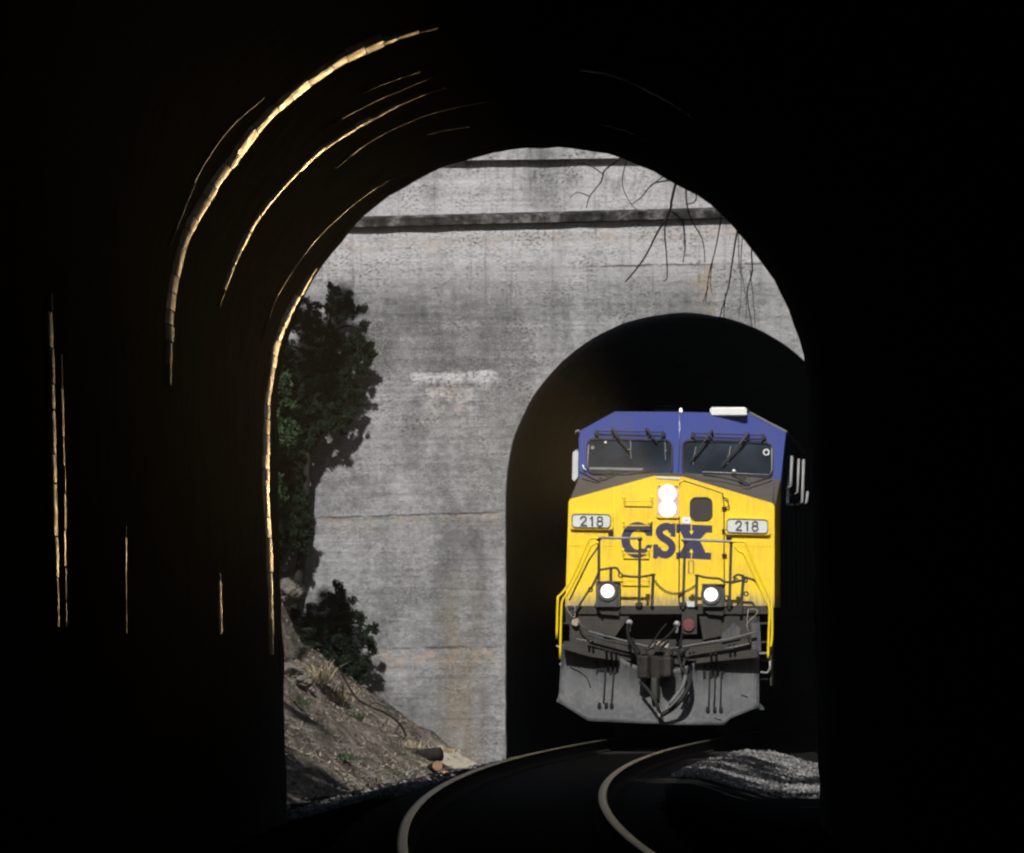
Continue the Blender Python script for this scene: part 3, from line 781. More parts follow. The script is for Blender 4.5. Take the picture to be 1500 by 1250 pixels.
def slab(name, pts, fn, out, thick, mat, parent, sub=None):
    "flat piece: outline given in photo pixels, standing `out` proud of a surface, with thickness"
    f = [fn(x, y, out) for x, y in pts]; b = [fn(x, y, out-thick) for x, y in pts]; n = len(pts)
    tri = tessellate_polygon([[Vector((x, y, 0)) for x, y in pts]])
    fs = [tuple(t) for t in tri]+[tuple(n+i for i in t)[::-1] for t in tri]+[(i, (i+1) % n, n+(i+1) % n, n+i) for i in range(n)]
    return mesh_obj(name, f+b, fs, mat, parent)
def rrect(x0, x1, y0, y1, r, n=5, sk=0, sk2=0):
    "rounded rectangle outline in pixels (sk: drop of the right side; sk2: extra drop of the bottom right)"
    out = []
    for cx, cy, a0 in ((x1-r, y0+r, -90), (x1-r, y1-r, 0), (x0+r, y1-r, 90), (x0+r, y0+r, 180)):
        for k in range(n+1):
            a = math.radians(a0+90*k/n); x = cx+r*math.cos(a); y = cy+r*math.sin(a)
            out.append((x, y+sk*(x-x0)/(x1-x0)))
    return out
def ringpts(pts, d):
    cx = sum(p[0] for p in pts)/len(pts); cy = sum(p[1] for p in pts)/len(pts); out = []
    n = len(pts)
    for i in range(n):
        a = Vector(pts[i-1]); b = Vector(pts[(i+1) % n]); t = (b-a)
        nn = Vector((t.y, -t.x)).normalized()
        if nn.dot(Vector(pts[i])-Vector((cx, cy))) < 0: nn = -nn
        out.append((pts[i][0]+nn.x*d, pts[i][1]+nn.y*d))
    return out
def ring(name, inner, d, fn, out, depth, mat, parent):
    "frame round an outline, d pixels wide"
    o_ = ringpts(inner, d); n = len(inner)
    rings = [[fn(x, y, out) for x, y in inner], [fn(x, y, out) for x, y in o_], [fn(x, y, out-depth) for x, y in o_], [fn(x, y, out-depth) for x, y in inner]]
    vs = [p for r in rings for p in r]; fs = []
    for a in range(4):
        b = (a+1) % 4
        for i in range(n): fs.append((a*n+i, a*n+(i+1) % n, b*n+(i+1) % n, b*n+i))
    return mesh_obj(name, vs, fs, mat, parent)
def stroke(fn, pts, hw, out, thick):
    "ribbon following pixel points, half width hw (number or list) in pixels"
    mb = MB(); n = len(pts); L = []; Rr = []
    for i in range(n):
        a = Vector(pts[max(i-1, 0)]); b = Vector(pts[min(i+1, n-1)]); t = (b-a).normalized(); nn = Vector((-t.y, t.x))
        h = hw[i] if isinstance(hw, list) else hw; p = Vector(pts[i])
        L.append(p+nn*h); Rr.append(p-nn*h)
    rings = [[fn(l.x, l.y, out), fn(r.x, r.y, out), fn(r.x, r.y, out-thick), fn(l.x, l.y, out-thick)] for l, r in zip(L, Rr)]
    return mb.loft(rings)
def rod(fn_pts, r, name, mat, parent, n=8): return MB().tube(fn_pts, r, n).build(name, mat, parent, smooth=True)

# ---- nose
fb = [P(828, 890, 0), P(1134, 890, 0), P(1134.5, 741, wn(741)), P(1131, 737, wn(739)), P(1001, 698.5, wn(698)), P(957, 697.5, wn(698)), P(836, 731, wn(731)), P(833, 735, wn(735))]
def back(p, w_, dz=0, dx=0): return Vector((p.x+dx, w_, p.z+dz))
rise = [0, 0, .30, .30, .05, .05, .30, .30]
m_ = [0, 0, -.015, -.015, 0, 0, .015, .015]
bk = [back(p, 1.5, r_, d_) for p, r_, d_ in zip(fb, rise, m_)]
edge = [back(p, p.y+.035, .012 if i > 1 else 0) for i, p in enumerate(fb)]
nose = MB(); nb = nose.loft([fb, [q+Vector((0, .02, 0)) for q in fb]]).build('nose', M['yellow'], loco)
# the grey antiglare top between the yellow front and the cab
ft = fb[2:]; tv = [q+Vector((0, .02, -.004)) for q in ft]
grey_b = [P(1143, 703, 1.52), P(1134, 701.5, 1.50), P(1010, 693.5, 1.24), P(980, 692.5, 1.24), P(857, 698, 1.50), P(848, 700, 1.52)]
mesh_obj('nose_top', tv+grey_b, [(i, i+1, 7+i, 6+i) for i in range(5)], M['grey'], loco)
# nose sides
for a, b, g_ in ((fb[0], fb[7], P(848, 700, 1.52)), (fb[1], fb[2], P(1143, 703, 1.52))):
    y = Vector((0, .02, 0)); lo = Vector((g_.x, 1.52, a.z))
    MB().add([a+y, b+y-Vector((0, 0, .004)), g_, lo], [(0, 1, 2, 3)]).build('nose_side', M['yellow'], loco)
# ---- cab
prof_ = [(848, 772), (848, 632), (901, 603), (995, 603.5), (1097, 606), (1151, 634), (1144, 700), (1140, 772)]
front = [K(x, y) for x, y in prof_]
rear = [Vector((p.x, 3.9, p.z)) for p in front]
def cab_half(idx):
    return [front[i] for i in idx]
cab = MB()
cfr = K(995, 772)
cab.add([front[0], front[1], front[2], front[3], cfr], [(0, 1, 2, 3, 4)])
cab.add([cfr, front[3], front[4], front[5], front[6], front[7]], [(0, 1, 2, 3, 4, 5)])
n = 8
cab.add(front+rear, [(i, i+1, 8+i+1, 8+i) for i in range(7)]+[tuple(range(8, 16))])
cabo = cab.build('cab', M['blue'], loco)
# bright centre seam on the vee
rod([K(995.5, 606, .012), K(995, 650, .012), K(993.5, 690, .012)], .006, 'centre_seam', M['chrome'], cabo, 6)
# windshields
for x0, x1, y0, y1, sk, sk2 in ((861, 983, 644, 691, 2.0, 0), (1001, 1130, 646, 693, 4.0, 0)):
    pts = rrect(x0, x1, y0, y1, 9, 6, sk)
    ws = slab('windshield', pts, K, .012, .02, M['glass'], loco)
    ring('gasket', pts, 2.6, K, .030, .045, M['gasket'], ws)
    side = min if x0 < 900 else max
    if x0 < 900:
        rod([K(x0+1.2, y0+8, .036), K(x0-.5, y1-12, .036), K(x0+1, y1-4, .036)], .009, 'trim', M['pipe'], ws, 6)
        slab('sill_reflection_strip', [(x0+3, y1-6.5), (x0+82, y1-5.0), (x0+79, y1-1.6), (x0+1, y1-3.2)], K, .016, .006, M['pipe'], ws)['label'] = 'pale reflection modelled as a strip along the bottom of the left windshield'  # sill reflection put on the glass as a pale strip
        MB().lathe(K(868, 656, .02), (0, -1, 0), [(0, .028), (.01, .028)], 12).build('sticker', M['pipe'], ws)
        mb = MB(); mb.lathe(K(887, 648, .02), (0, -1, 0), [(0, .018), (.01, .018)], 10).build('sticker', M['white'], ws)
    else:
        rod([K(x1+.6, y0+10, .036), K(x1+.8, y1-4, .036), K(x1-2.5, y1+3, .036)], .009, 'trim', M['pipe'], ws, 6)
        rod([K(1029, 691.5, .036), K(1075, 693.5, .036), K(1126, 696, .036)], .009, 'trim', M['pipe'], ws, 6)
        mb = MB(); mb.tube([K(1122.5+4*math.cos(a), 663+4*math.sin(a), .02) for a in [2*math.pi*k/16 for k in range(17)]], .012, 6); mb.build('sticker', M['white'], ws)
        MB().lathe(K(1075, 691.5, .04), (0, -1, 0), [(-.01, .045), (.012, .035), (.018, .01)], 12).build('wiper_pivot', M['chrome'], ws)
# sun glint at the left windshield's corner, modelled as a white rod
rod([K(853.5, 681, .03), K(855, 686, .03), K(858.5, 689, .03)], .012, 'corner_glint', M['white'], cabo, 6)
# wiper linkages over the windshields and the wiper arms
for xs, y0, arms in (((874, 972), 631.5, [((897, 629), (920, 660)), ((947, 628), (962, 648))]), ((1015, 1119), 635.0, [((1043, 631), (1012, 676)), ((1096, 635), (1058, 682))])):
    wp = MB(); s = 2.2 if xs[0] < 900 else 3.0
    xa, xb = xs
    wp.tube([K(xa, y0, .05), K(xb, y0+s, .05)], .010, 6)
    wp.tube([K(xa+2, y0+6.5, .05), K(xb-3, y0+s+6.0, .05)], .012, 6)
    for x, q in ((xa, 0), (xb, s)):
        wp.tube([K(x-1, y0+q-1.5, .0), K(x, y0+q, .055), K(x+3*(1 if x == xa else -1), y0+q+7.5, .055), K(x, y0+q+9, .0)], .013, 6)
        wp.lathe(K(x, y0+q+3, 0), (0, -1, 0), [(0, .035), (.06, .03)], 10)
    wpo = wp.build('wiper_linkage', M['bracket'], cabo)
    for a, b in arms:
        am = MB(); m2 = lerp(a[0], b[0], .35), lerp(a[1], b[1], .35)
        am.tube([K(*a, .02), K(*a, .08), K(*m2, .085)], .020, 6); am.tube([K(*m2, .085), K(*b, .05)], .011, 6)
        am.build('wiper_arm', M['bracket'], cabo)
for x, y in ((923.5, 646), (974, 648), (1018, 655), (1069, 654)):
    q = .0 if x < 990 else -2.5
    bl = MB(); bl.tube([K(x-q*.6, y, .028), K(x+.6+q*.6, y+13, .028)], .008, 6); bl.tube([K(x+q, y+13, .026), K(x+1+q*1.6, y+26, .026)], .006, 6)
    bl.tube([K(x-4 if x < 990 and x < 950 else x+2, y+13, .03), K(x+1, y+12.5, .03)], .010, 6)
    bl.build('wiper_blade', M['pipe'], cabo)
# dark lower wipers lying on the grey nose top
def T(px, py):      # point on the grey nose top below the windshields
    ye = 731-33.5*(px-836)/121 if px < 957 else 698.5+38.5*(px-1001)/130
    yb = 698-5.5*(px-857)/123 if px < 980 else 693.5+8*(px-1010)/124
    f = max(0, min(1, (py-yb)/max(1, ye-yb))); return P(px, py, 1.42-1.2*f)
for q in ([(851, 695), (876, 708), (882, 704)], [(876, 708), (900, 702), (935, 696), (955, 694)], [(884, 698), (893, 702), (904, 698)],
          [(1031, 699), (1060, 703), (1090, 710)], [(1073, 700), (1086, 706), (1098, 712), (1125, 704), (1130, 701)], [(1088, 712), (1100, 714)]):
    rod([T(x, y)+Vector((0, -.10, .03)) for x, y in q], .016, 'lower_wiper', M['bracket'], cabo, 6)
mb = MB(); mb.cbox(-.05, .05, -.04, .04, -.03, .05, .01)
for x, y in ((893, 698), (1088, 707)):
    o = mb.build('wiper_motor', M['bracket'], cabo); o.location = T(x, y)+Vector((0, -.08, .05))
# mirror, roof air conditioner, antennas, beacon, gutter, side grab rails
mi = [(847.5, 656), (839, 663), (838, 702), (841.5, 705), (846.5, 699)]
slab('side_mirror', mi, lambda x, y, o: P(x, y, 1.75-o), .0, .05, M['plate'], loco)
rod([P(847, 668, 1.78), P(850, 668, 1.8)], .012, 'mirror_bracket', M['bracket'], loco)
a = P(1040, 607, 1.32); b = P(1093.5, 596.5, 1.32)
ac = MB().cbox(a.x, b.x, 1.32, 2.3, a.z-.03, b.z, .02).build('air_conditioner', M['white'], loco)
mb = MB()
for x, y in ((962, 605), (962, 594.5), (990, 594.5), (990, 605)): pass
mb.tube([P(962, 606, 2.2), P(962, 595, 2.2), P(990, 595, 2.2), P(990, 606, 2.2)], .010, 6)
a = P(960, 603.5, 2.2); b = P(993, 600, 2.2); mb.cbox(a.x, b.x, 2.1, 2.6, a.z-.05, b.z, .01)
mb.build('antenna_frame', M['bracket'], loco)
mb = MB(); mb.lathe(K(996.5, 604, 0)+Vector((0, .1, 0)), (0, 0, 1), [(-.03, .03), (0, .03), (.02, .024), (.05, .022), (.065, .010)], 12); mb.build('roof_beacon', M['amber'], loco)
rod([P(848, 631, 1.5), P(844, 632, 1.55), P(843, 637, 1.55)], .016, 'lamp_bracket', M['pipe'], loco)
gutter = MB(); gutter.tube([P(1098, 604.5, 1.5), P(1151, 632.5, 1.7), P(1158, 640, 2.2), P(1170, 652, 3.3), P(1176, 664, 3.9)], [.014, .018, .022, .026, .03], 6)
gutter.build('gutter', M['pipe'], loco)
# windowed cab side and the wider engine body behind it
hood = MB()
a = P(1146, 640, 3.9); hood.cbox(-1.2, 1.2, 3.9, 19.5, 1.6, 4.45, .06)
hood.cbox(-1.55, 1.55, 12.5, 18.5, 3.7, 4.6, .05)
for i in range(9): hood.cbox(1.2, 1.23, 4.4+i*1.25, 5.4+i*1.25, 1.75, 3.9, .01); hood.cbox(-1.23, -1.2, 4.4+i*1.25, 5.4+i*1.25, 1.75, 3.9, .01)
hood.build('engine_hood', M['blue'], loco)
sx = front[5].x
sw = MB(); sw.cbox(sx-.02, sx+.02, 2.0, 2.9, 2.55+.9, 3.9+.25, .01); sw.build('side_window', M['glass'], loco)
for px_, y0, y1, w_, r_ in ((1160, 668, 712, 1.6, .022), (1170, 672, 721, 1.8, .018), (1177, 673, 735, 2.0, .022), (1183, 720, 736, 2.1, .02)):
    a = P(px_, y0, w_); b = P(px_-1.5, y1, w_)
    rod([a, b, b+Vector((-.04, .0, -.03))], r_, 'grab_rail', M['pipe'], loco)
    rod([b+Vector((-.04, .0, -.03)), Vector((sx-.02, w_, b.z-.05))], .008, 'rail_bracket', M['black'], loco, 5)
# ---- headlight cluster
hl = ring('headlight_cluster', rrect(963, 994, 712, 757, 2, 3, 0), 2.0, N, .03, .05, M['yellow'], loco)
slab('lamp_recess', rrect(963, 994, 712, 757, 2, 3), N, .004, .01, M['glow_housing'], hl)
lens_h = lens('lit_headlight_lens', .150)
lens_d = lens('lit_ditch_lens', .112)
for y in (723, 745.5): lamp_at('headlight', N(978, y, .02), [(-.01, .140), (.012, .130), (.030, .09), (.038, .03)], 24, lens_h, hl)
for q in ([(833, 800), (994, 800)], [(1062, 800), (1132, 801)], [(900, 712), (900, 885)]):
    rod([N(x, y, .001) for x, y in q], .0035, 'weld_seam', M['rail_yellow'], nb, 4)
slab('nose_lip', [(962, 701), (996, 703), (996, 700), (962, 698.3)], N, .012, .02, M['plate'], nb)
# ---- nose door with its window
door_px = [(996, 707), (1002, 705), (1057, 722), (1059, 885), (996, 885)]
dr = slab('nose_door', door_px, N, .022, .022, M['yellow'], loco)
rod([N(994.5, 885, .022), N(995.5, 708, .022), N(1002, 704.5, .022), N(1044, 718, .022), N(1058.5, 723, .022), N(1060.5, 740, .022), N(1061, 885, .012)], .008, 'door_seal', M['bracket'], dr, 6)
wpx = rrect(1012, 1042, 730, 761, 8, 6, 0)
dw = slab('door_window', wpx, N, .028, .01, M['door_glass'], dr); ring('window_gasket', wpx, 1.8, N, .038, .012, M['bracket'], dw)
rod([N(1060, 729, .02), N(1066, 731, .05), N(1067.5, 742, .05), N(1061, 744, .02)], .009, 'door_handle', M['bracket'], dr, 6)
for y in (744, 777, 813, 871): 
    o = MB().cbox(-.035, .035, -.02, .02, -.018, .018, .006).build('hinge', M['bracket'], dr); o.location = N(1061 if y != 871 else 996, y, .03)
slab('notice', rrect(999, 1011.5, 757.5, 767, 1, 2, .5), N, .030, .006, M['white'], dr)
slab('notice', [(1004, 762), (1007, 762), (1007, 763), (1004, 763)], N, .033, .003, M['pink'], dr)
# lettering on the nose and door
def Nd(px, py, o=0): return N(px, py, o)
cen = (934, 791)
def carc(a0, a1, n, rx, ry): return [(cen[0]+rx*math.cos(math.radians(a0+(a1-a0)*k/n)), cen[1]-ry*math.sin(math.radians(a0+(a1-a0)*k/n))) for k in range(n+1)]
cp = carc(62, 306, 26, 17.6, 20.4); hws = [5.6+ .7*math.sin(math.pi*k/26) for k in range(27)]
let = stroke(N, cp, hws, .006, .006)
let.build('lettering', M['navy'], nb)
slab('lettering', [(936, 766), (942, 767), (950, 769), (951, 764), (956, 764.5), (955.5, 785), (947, 784.5), (943, 778), (936, 776)], N, .0075, .006, M['navy'], nb)
slab('lettering', [(941, 806), (943, 810.5), (951, 806), (956, 798.5), (948.5, 798), (945, 802.5)], N, .0075, .006, M['navy'], nb)
sp = smoothpath([(985, 779, 0), (981, 772.5, 0), (974, 771.2, 0), (967.5, 774.5, 0), (965.5, 780.5, 0), (969.5, 786.8, 0), (977, 791.5, 0), (983.5, 797.5, 0), (984.3, 804.5, 0), (980, 811, 0), (973, 812.8, 0), (966, 809.5, 0), (962.5, 803.5, 0)], 3)
stroke(N, [(p.x, p.y) for p in sp], 5.2, .006, .006).build('lettering', M['navy'], nb)
slab('lettering', [(982.5, 785.5), (989.5, 786), (989.5, 767), (984.5, 767), (982.0, 770)], N, .0075, .006, M['navy'], nb)
slab('lettering', [(957, 797.5), (964, 797.5), (966, 812), (962, 818), (956.5, 817.5)], N, .0075, .006, M['navy'], nb)
xp = [(990.5, 767.5), (1043.5, 770), (1043.2, 780.5), (1034.5, 780.2), (1025, 791), (1033.5, 809.5), (1042, 810.2), (1041.5, 820), (990.5, 817.5), (990.5, 809.5), (996.5, 808.8), (1004.5, 795), (996.5, 778.5), (990.5, 778)]
slab('lettering', [p for p in xp], N, .0255, .006, M['navy'], dr)
slab('marking', [(1012.1, 768.8), (1013.4, 768.8), (1013.6, 778), (1016.5, 777.5), (1013, 783.6), (1009.6, 778), (1012.2, 778)], N, .0285, .004, M['rail_yellow'], dr)
slab('marking', [(1012.6, 804), (1016.3, 809.6), (1013.6, 809.4), (1013.2, 819), (1012, 819), (1012.2, 809.4), (1009.4, 809.4)], N, .0285, .004, M['rail_yellow'], dr)
ring('marking', [(1009.6, 822), (1015, 822), (1015, 840), (1009.6, 840)], 1.5, N, .0285, .008, M['navy'], dr)
# ---- number boards
for x0, x1, y0, y1, sk, tx, ty in ((838.5, 893.5, 754, 772, .8, 867, 764), (1065.5, 1124, 761, 779.5, 1.5, 1094.3, 771)):
    f_ = slab('number_board', rrect(x0-3.5, x1+4.5, y0-4, y1+3.5, 4, 4, sk), N, .05, .05, M['yellow'], loco)
    slab('plate', rrect(x0, x1, y0, y1, 4.5, 5, sk), N, .058, .01, M['plate'], f_)
    ring('plate_rim', rrect(x0, x1, y0, y1, 4.5, 5, sk), 1.3, N, .064, .015, M['bracket'], f_)
    dg = MB(); ox = tx-867; oy = ty-763.6
    def seg(pts, o_=.066, hw=1.05, sm=4):
        q = [(p.x, p.y) for p in smoothpath([(x+ox, y+oy+(x-867)*.02, 0) for x, y in pts], sm)]
        r_ = stroke(N, q, hw, o_, .004); dg.add(r_.v, r_.f)
    seg([(850.6, 761.0), (851.3, 758.2), (854.6, 756.6), (857.9, 758.0), (858.4, 760.6), (856.8, 763.4), (853.6, 766.4), (851.2, 769.4)])
    seg([(850.2, 769.6), (859.6, 769.6)], .067, 1.05, 1)
    seg([(867.6, 770.6), (867.6, 756.2)], .066, 1.2, 1); seg([(867.4, 757.0), (866.0, 758.6), (863.9, 759.4)], .067, .85, 2)
    for cy_, rx_, ry_, o_ in ((760.0, 3.5, 3.3, .066), (766.5, 4.1, 3.7, .067)):
        seg([(878.7+rx_*math.cos(k*math.pi/12), cy_+ry_*math.sin(k*math.pi/12)) for k in range(25)], o_, 1.0, 1)
    dg.build('numerals', M['bracket'], f_)
    o = MB().cbox(-.04, .04, -.03, .02, -.02, .02, .006).build('latch', M['bracket'], f_); o.location = N(x1+1 if x0 < 900 else x0+2, y1+6, .04)
# ---- grab irons
def grab(x0, x1, y, drop, mat=None):
    g_ = MB()
    g_.tube([N(x0, y-6, 0), N(x0, y-5, .075), N(x0, y, .085), N(x1, y+.4, .085), N(x1, y-4.6, .075), N(x1, y-5.6, 0)], .0095, 6)
    for x in (x0, x1): g_.lathe(N(x, y-5.5, 0), (0, -1, 0), [(0, .026), (.014, .024)], 10)
    g_.build('grab_iron', mat or M['rail_yellow'], nb, smooth=True)
grab(914, 954.5, 734, 8); grab(913.5, 952, 770, 8); grab(912.5, 950, 811, 8); grab(911, 950, 850.5, 8)

# ---- front platform, pilot and steps
WD = -.72
def Q(px, py, o=0): return P(px, py, WD-o)
a = P(832, 901, WD); b = P(1128, 887, WD); a2 = P(846, 901, WD); b2 = P(1110, 887, WD)
dk = MB(); zt = P(980, 887.5, WD).z
dk.cbox(a.x, b.x, WD, .1, zt-.13, zt, .012); dk.cbox(-1.5, 1.5, .1, 20.2, zt-.16, zt-.02, .01)
deck = dk.build('front_platform', M['frame'], loco)
pl = MB()   # pilot plate with the drawgear pocket cut out of it
za = zt-.13; zb = P(980, 968, WD).z; w0 = WD+.03; xl, xr = P(834, 900, WD).x, P(1112, 900, WD).x
px0, px1 = P(884, 900, WD).x, P(1056, 900, WD).x; pm = P(980, 937, WD).z
pl.box(xl, px0, w0, w0+.03, zb, za); pl.box(px1, xr, w0, w0+.03, zb, za); pl.box(px0, px1, w0, w0+.03, zb, pm)
pl.box(px0, px1, w0+.45, w0+.48, pm-.1, za); pl.box(px0-.03, px0, w0+.03, w0+.47, pm-.1, za); pl.box(px1, px1+.03, w0+.03, w0+.47, pm-.1, za)
pilot = pl.build('pilot_plate', M['frame'], loco)
slab('gusset', [(884, 903), (922, 903), (900, 934), (884, 928)], Q, .0, .02, M['frame'], pilot)
slab('gusset', [(1024, 903), (1056, 903), (1056, 932), (1030, 937)], Q, .0, .02, M['frame'], pilot)
# step wells
for s, x0, x1 in ((-1, 821, 838), (1, 1108, 1130)):
    st = MB(); xa = P(x0, 900, WD).x; xb = P(x1, 900, WD).x
    for k in range(4):
        z = zt-.25-k*.27; st.cbox(xa, xb, WD+.05, WD+.45, z-.02, z+.01, .004)
    st.box(xa if s < 0 else xb-.02, xa+.02 if s < 0 else xb, WD+.03, WD+.48, zt-1.15, zt)
    st.box(xa, xb, WD+.46, WD+.48, zt-1.15, zt)
    st.build('step_well', M['frame'], loco)
# yellow handrails curving down beside the steps
for q in ([(877, 788.5), (866, 789), (862, 793), (842, 838), (829, 862), (819, 874), (817, 880), (815.5, 936)], [(877, 795), (870, 797), (864, 803), (848, 838), (832, 868), (824, 880), (822, 900), (820.5, 966)],
          [(1070, 793), (1090, 794), (1094, 799), (1100, 816), (1115, 850), (1126, 872), (1130.5, 886), (1131, 930), (1129, 948)], [(1076, 800), (1083, 808), (1090, 812), (1104, 842), (1121, 878), (1127, 892), (1126, 930), (1125, 965)]):
    pts = [Q(x, y, .06) for x, y in q]; k = 0
    rod(smoothpath(pts, 4), .0175, 'handrail', M['rail_yellow'], loco)
for q in ([(815, 946), (822, 950), (826, 950)], [(820, 972), (823, 977), (828, 977)], [(1110, 958), (1124, 957)], [(1114, 985), (1124, 986), (1128, 980), (1128, 968)]):
    rod([Q(x, y, .05) for x, y in q], .016, 'rail_foot', M['pipe'], loco, 6)
# platform railing
for p_ in ([(877, 892), (877.5, 789)], [(936, 890), (937.5, 789)], [(1000.5, 892), (1003.5, 792)], [(1068.5, 892), (1071, 793)]):
    po = MB(); a, b = Q(*p_[0], .02), Q(*p_[1], .02); po.tube([a, b], .027, 4); po.cbox(a.x-.05, a.x+.05, a.y-.03, a.y+.05, zt-.01, zt+.05, .008)
    po.lathe(b, (0, 0, 1), [(-.03, .034), (.02, .034)], 8); po.build('rail_post', M['bracket'], loco)
for q in ([(876, 788), (937.5, 789)], [(998, 791), (1005, 791), (1071, 793.5), (1077, 793)]):
    rod([Q(x, y, .045) for x, y in q], .019, 'top_rail', M['pipe'], loco)
for p_ in ([(955, 888), (957, 842)], [(1019.5, 888), (1021, 843)], [(894.5, 856), (895, 832)], [(1085, 900), (1089, 846)]):
    po = MB(); a, b = Q(*p_[0], .03), Q(*p_[1], .03); po.tube([a, b], .030, 4); po.lathe(b, (0, 0, 1), [(-.01, .036), (.015, .03)], 8); po.build('short_post', M['bracket'], loco)
for q in ([(876, 836), (884, 834), (900, 832), (905, 834), (908, 841)], [(910, 843), (925, 845), (940, 845), (956, 842)], [(1020, 843), (1036, 846.5), (1054, 848), (1060, 852), (1072, 853), (1078, 849)],
          [(1092, 846), (1104, 850), (1110, 856), (1122, 880)], [(866, 862), (873, 848), (877, 838)], [(838, 904), (848, 888), (862, 866), (866, 862)], [(1074, 847), (1080, 842), (1090, 844)], [(1072, 854), (1084, 851), (1092, 849)]):
    rod(smoothpath([Q(x, y, .04) for x, y in q], 3), .017, 'cut_lever_rail', M['bracket'], loco)
rod([Q(877, 800, .02), Q(862, 822, .02), Q(834, 880, .02)], .013, 'brace', M['bracket'], loco)
for c in ((865, 864), (909, 843), (1078, 850), (1092, 850), (1093, 870), (1064, 876)):
    rod([Q(c[0]+3*math.cos(a), c[1]+3*math.sin(a), .04) for a in [2*math.pi*k/10 for k in range(11)]], .012, 'ring_bolt', M['bracket'], loco, 5)
# safety chain between the short posts
cpts = smoothpath([Q(x, y, .05) for x, y in ((958, 850), (966, 860), (976, 867), (988, 870), (1000, 868), (1010, 864), (1019, 858))], 5)
ch = MB()
for i, p in enumerate(cpts[:-1]):
    d = (cpts[i+1]-p); m = p+d*.5; L_ = d.length*.72; d.normalize(); up = Vector((0, -1, 0)) if i % 2 else Vector((0, 0, 1)); s_ = d.cross(up).normalized()
    ch.tube([m+d*L_*math.cos(a)+s_*.019*math.sin(a) for a in [2*math.pi*k/10 for k in range(11)]], .0065, 5)
ch.build('safety_chain', M['bracket'], loco)
slab('step_plate', [(1005, 881), (1019, 881), (1018, 889), (1007, 889)], Q, .03, .01, M['plate'], loco)
# looped yellow wires at both corners
for q in ([(829, 888), (841, 887), (842, 900), (841, 905), (833, 897), (829, 888)], [(1096, 893), (1108, 893), (1108, 900), (1097, 910), (1094, 915), (1096, 893)]):
    rod(smoothpath([Q(x, y, .05) for x, y in q], 3), .006, 'wire_loop', M['tan'], loco, 5)
MB().lathe(Q(843, 912, .02), (0, -1, 0), [(0, .06), (.02, .05)], 14).build('air_cap', M['tan'], loco)
# ditch lights
for x0, x1, y0, y1, lx, ly in ((873.5, 908.5, 852, 891, 890, 866), (1029, 1061, 856, 891, 1041.5, 871)):
    a, b = Q(x0, y1, .02), Q(x1, y0, .02)
    dl = MB(); dl.cbox(a.x, b.x, WD-.12, WD+.14, a.z, b.z, .02); dl.cbox(a.x-.01, b.x+.01, WD-.14, WD+.16, b.z-.015, b.z+.005, .003)
    c_ = Q(lx, ly, .12); dl.lathe(c_, (0, -1, 0), [(-.01, .15), (.018, .145), (.018, .125), (-.01, .12)], 28)
    d_ = dl.build('ditch_light', M['plow'], loco); lamp_at('lamp', c_, [(-.005, .108), (.012, .098), (.03, .062), (.036, .02)], 24, lens_d, d_)
    slab('mounting_bracket', [(x0, y1), (x1, y1), (x1-2, y1+11), (x0+8, y1+9)], Q, .06, .08, M['bracket'], d_)
# coupler cut levers (long slanting rods)
for q in ([(862, 925), (880, 930), (930, 943), (952, 948), (968, 951)], [(1108, 926), (1070, 936), (1020, 944), (1000, 948), (975, 951)], [(858, 930), (885, 937), (930, 948)], [(1100, 932), (1060, 940), (1010, 947)]):
    rod([Q(x, y, .12) for x, y in q], .014, 'uncoupling_rod', M['dull_pipe'] if q[0][0] in (862, 1108) else M['bracket'], loco, 6)
for q in ([(1108, 926), (1096, 928), (1094, 915)], [(862, 925), (850, 915), (846, 905)]): rod([Q(x, y, .11) for x, y in q], .011, 'uncoupling_rod', M['dull_pipe'], loco, 6)
for q in ([(844, 936), (860, 939), (872, 941)], [(1062, 950), (1080, 947), (1098, 943)]): rod([Q(x, y, .12) for x, y in q], .006, 'pipe', M['pipe'], loco, 5)
# hoses and their bright glad hands
for q, r_ in (([(922, 913), (919, 922), (922, 938), (930, 952), (936, 968), (940, 985)], .024), ([(990, 915), (985, 925), (972, 938), (960, 950)], .018), ([(976, 914), (968, 924), (958, 938), (950, 948)], .012),
              ([(935, 950), (950, 962), (968, 954), (990, 960), (1010, 948)], .020), ([(938, 956), (955, 950), (985, 952), (1005, 956)], .014), ([(925, 935), (935, 950), (948, 952), (962, 946)], .016), ([(1000, 925), (996, 945), (994, 960), (1000, 985)], .018),
              ([(1010, 985), (1010, 1002), (1000, 1022), (985, 1038), (968, 1048)], .036), ([(1001, 978), (1003, 990), (999, 1005), (994, 1012)], .022), ([(938, 1000), (950, 1012), (960, 1028), (967, 1044)], .026)):
    rod(smoothpath([Q(x, y, .20+.55*sstep(965, 1030, y)) for x, y in q], 5), r_, 'air_hose', M['black'], loco)
rod(smoothpath([Q(x, y, .42+.45*sstep(975, 1030, y)) for x, y in ((1004, 990), (1000, 1005), (990, 1020), (980, 1032))], 4), .026, 'air_hose', M['dull_pipe'], loco)
for x, y in ((921.5, 913), (991, 915)):
    gh = MB(); gh.lathe(Q(x, y, .08), (.2, -1, .1), [(-.06, .03), (.0, .045), (.05, .05), (.08, .03)], 12); gh.lathe(Q(x, y+5, .12), (0, -.4, -1), [(-.05, .03), (.08, .028)], 10); gh.build('glad_hand', M['pipe'], loco, smooth=True)
MB().lathe(Q(967, 1045, .72), (.3, -.3, -1), [(-.08, .03), (-.02, .045), (.05, .04), (.07, .02)], 10).build('glad_hand', M['pipe'], loco)
MB().lathe(Q(1009, 917, .05), (0, -1, 0), [(-.06, .10), (0, .095), (.02, .075)], 16).build('receptacle_cap', M['pink'], loco)
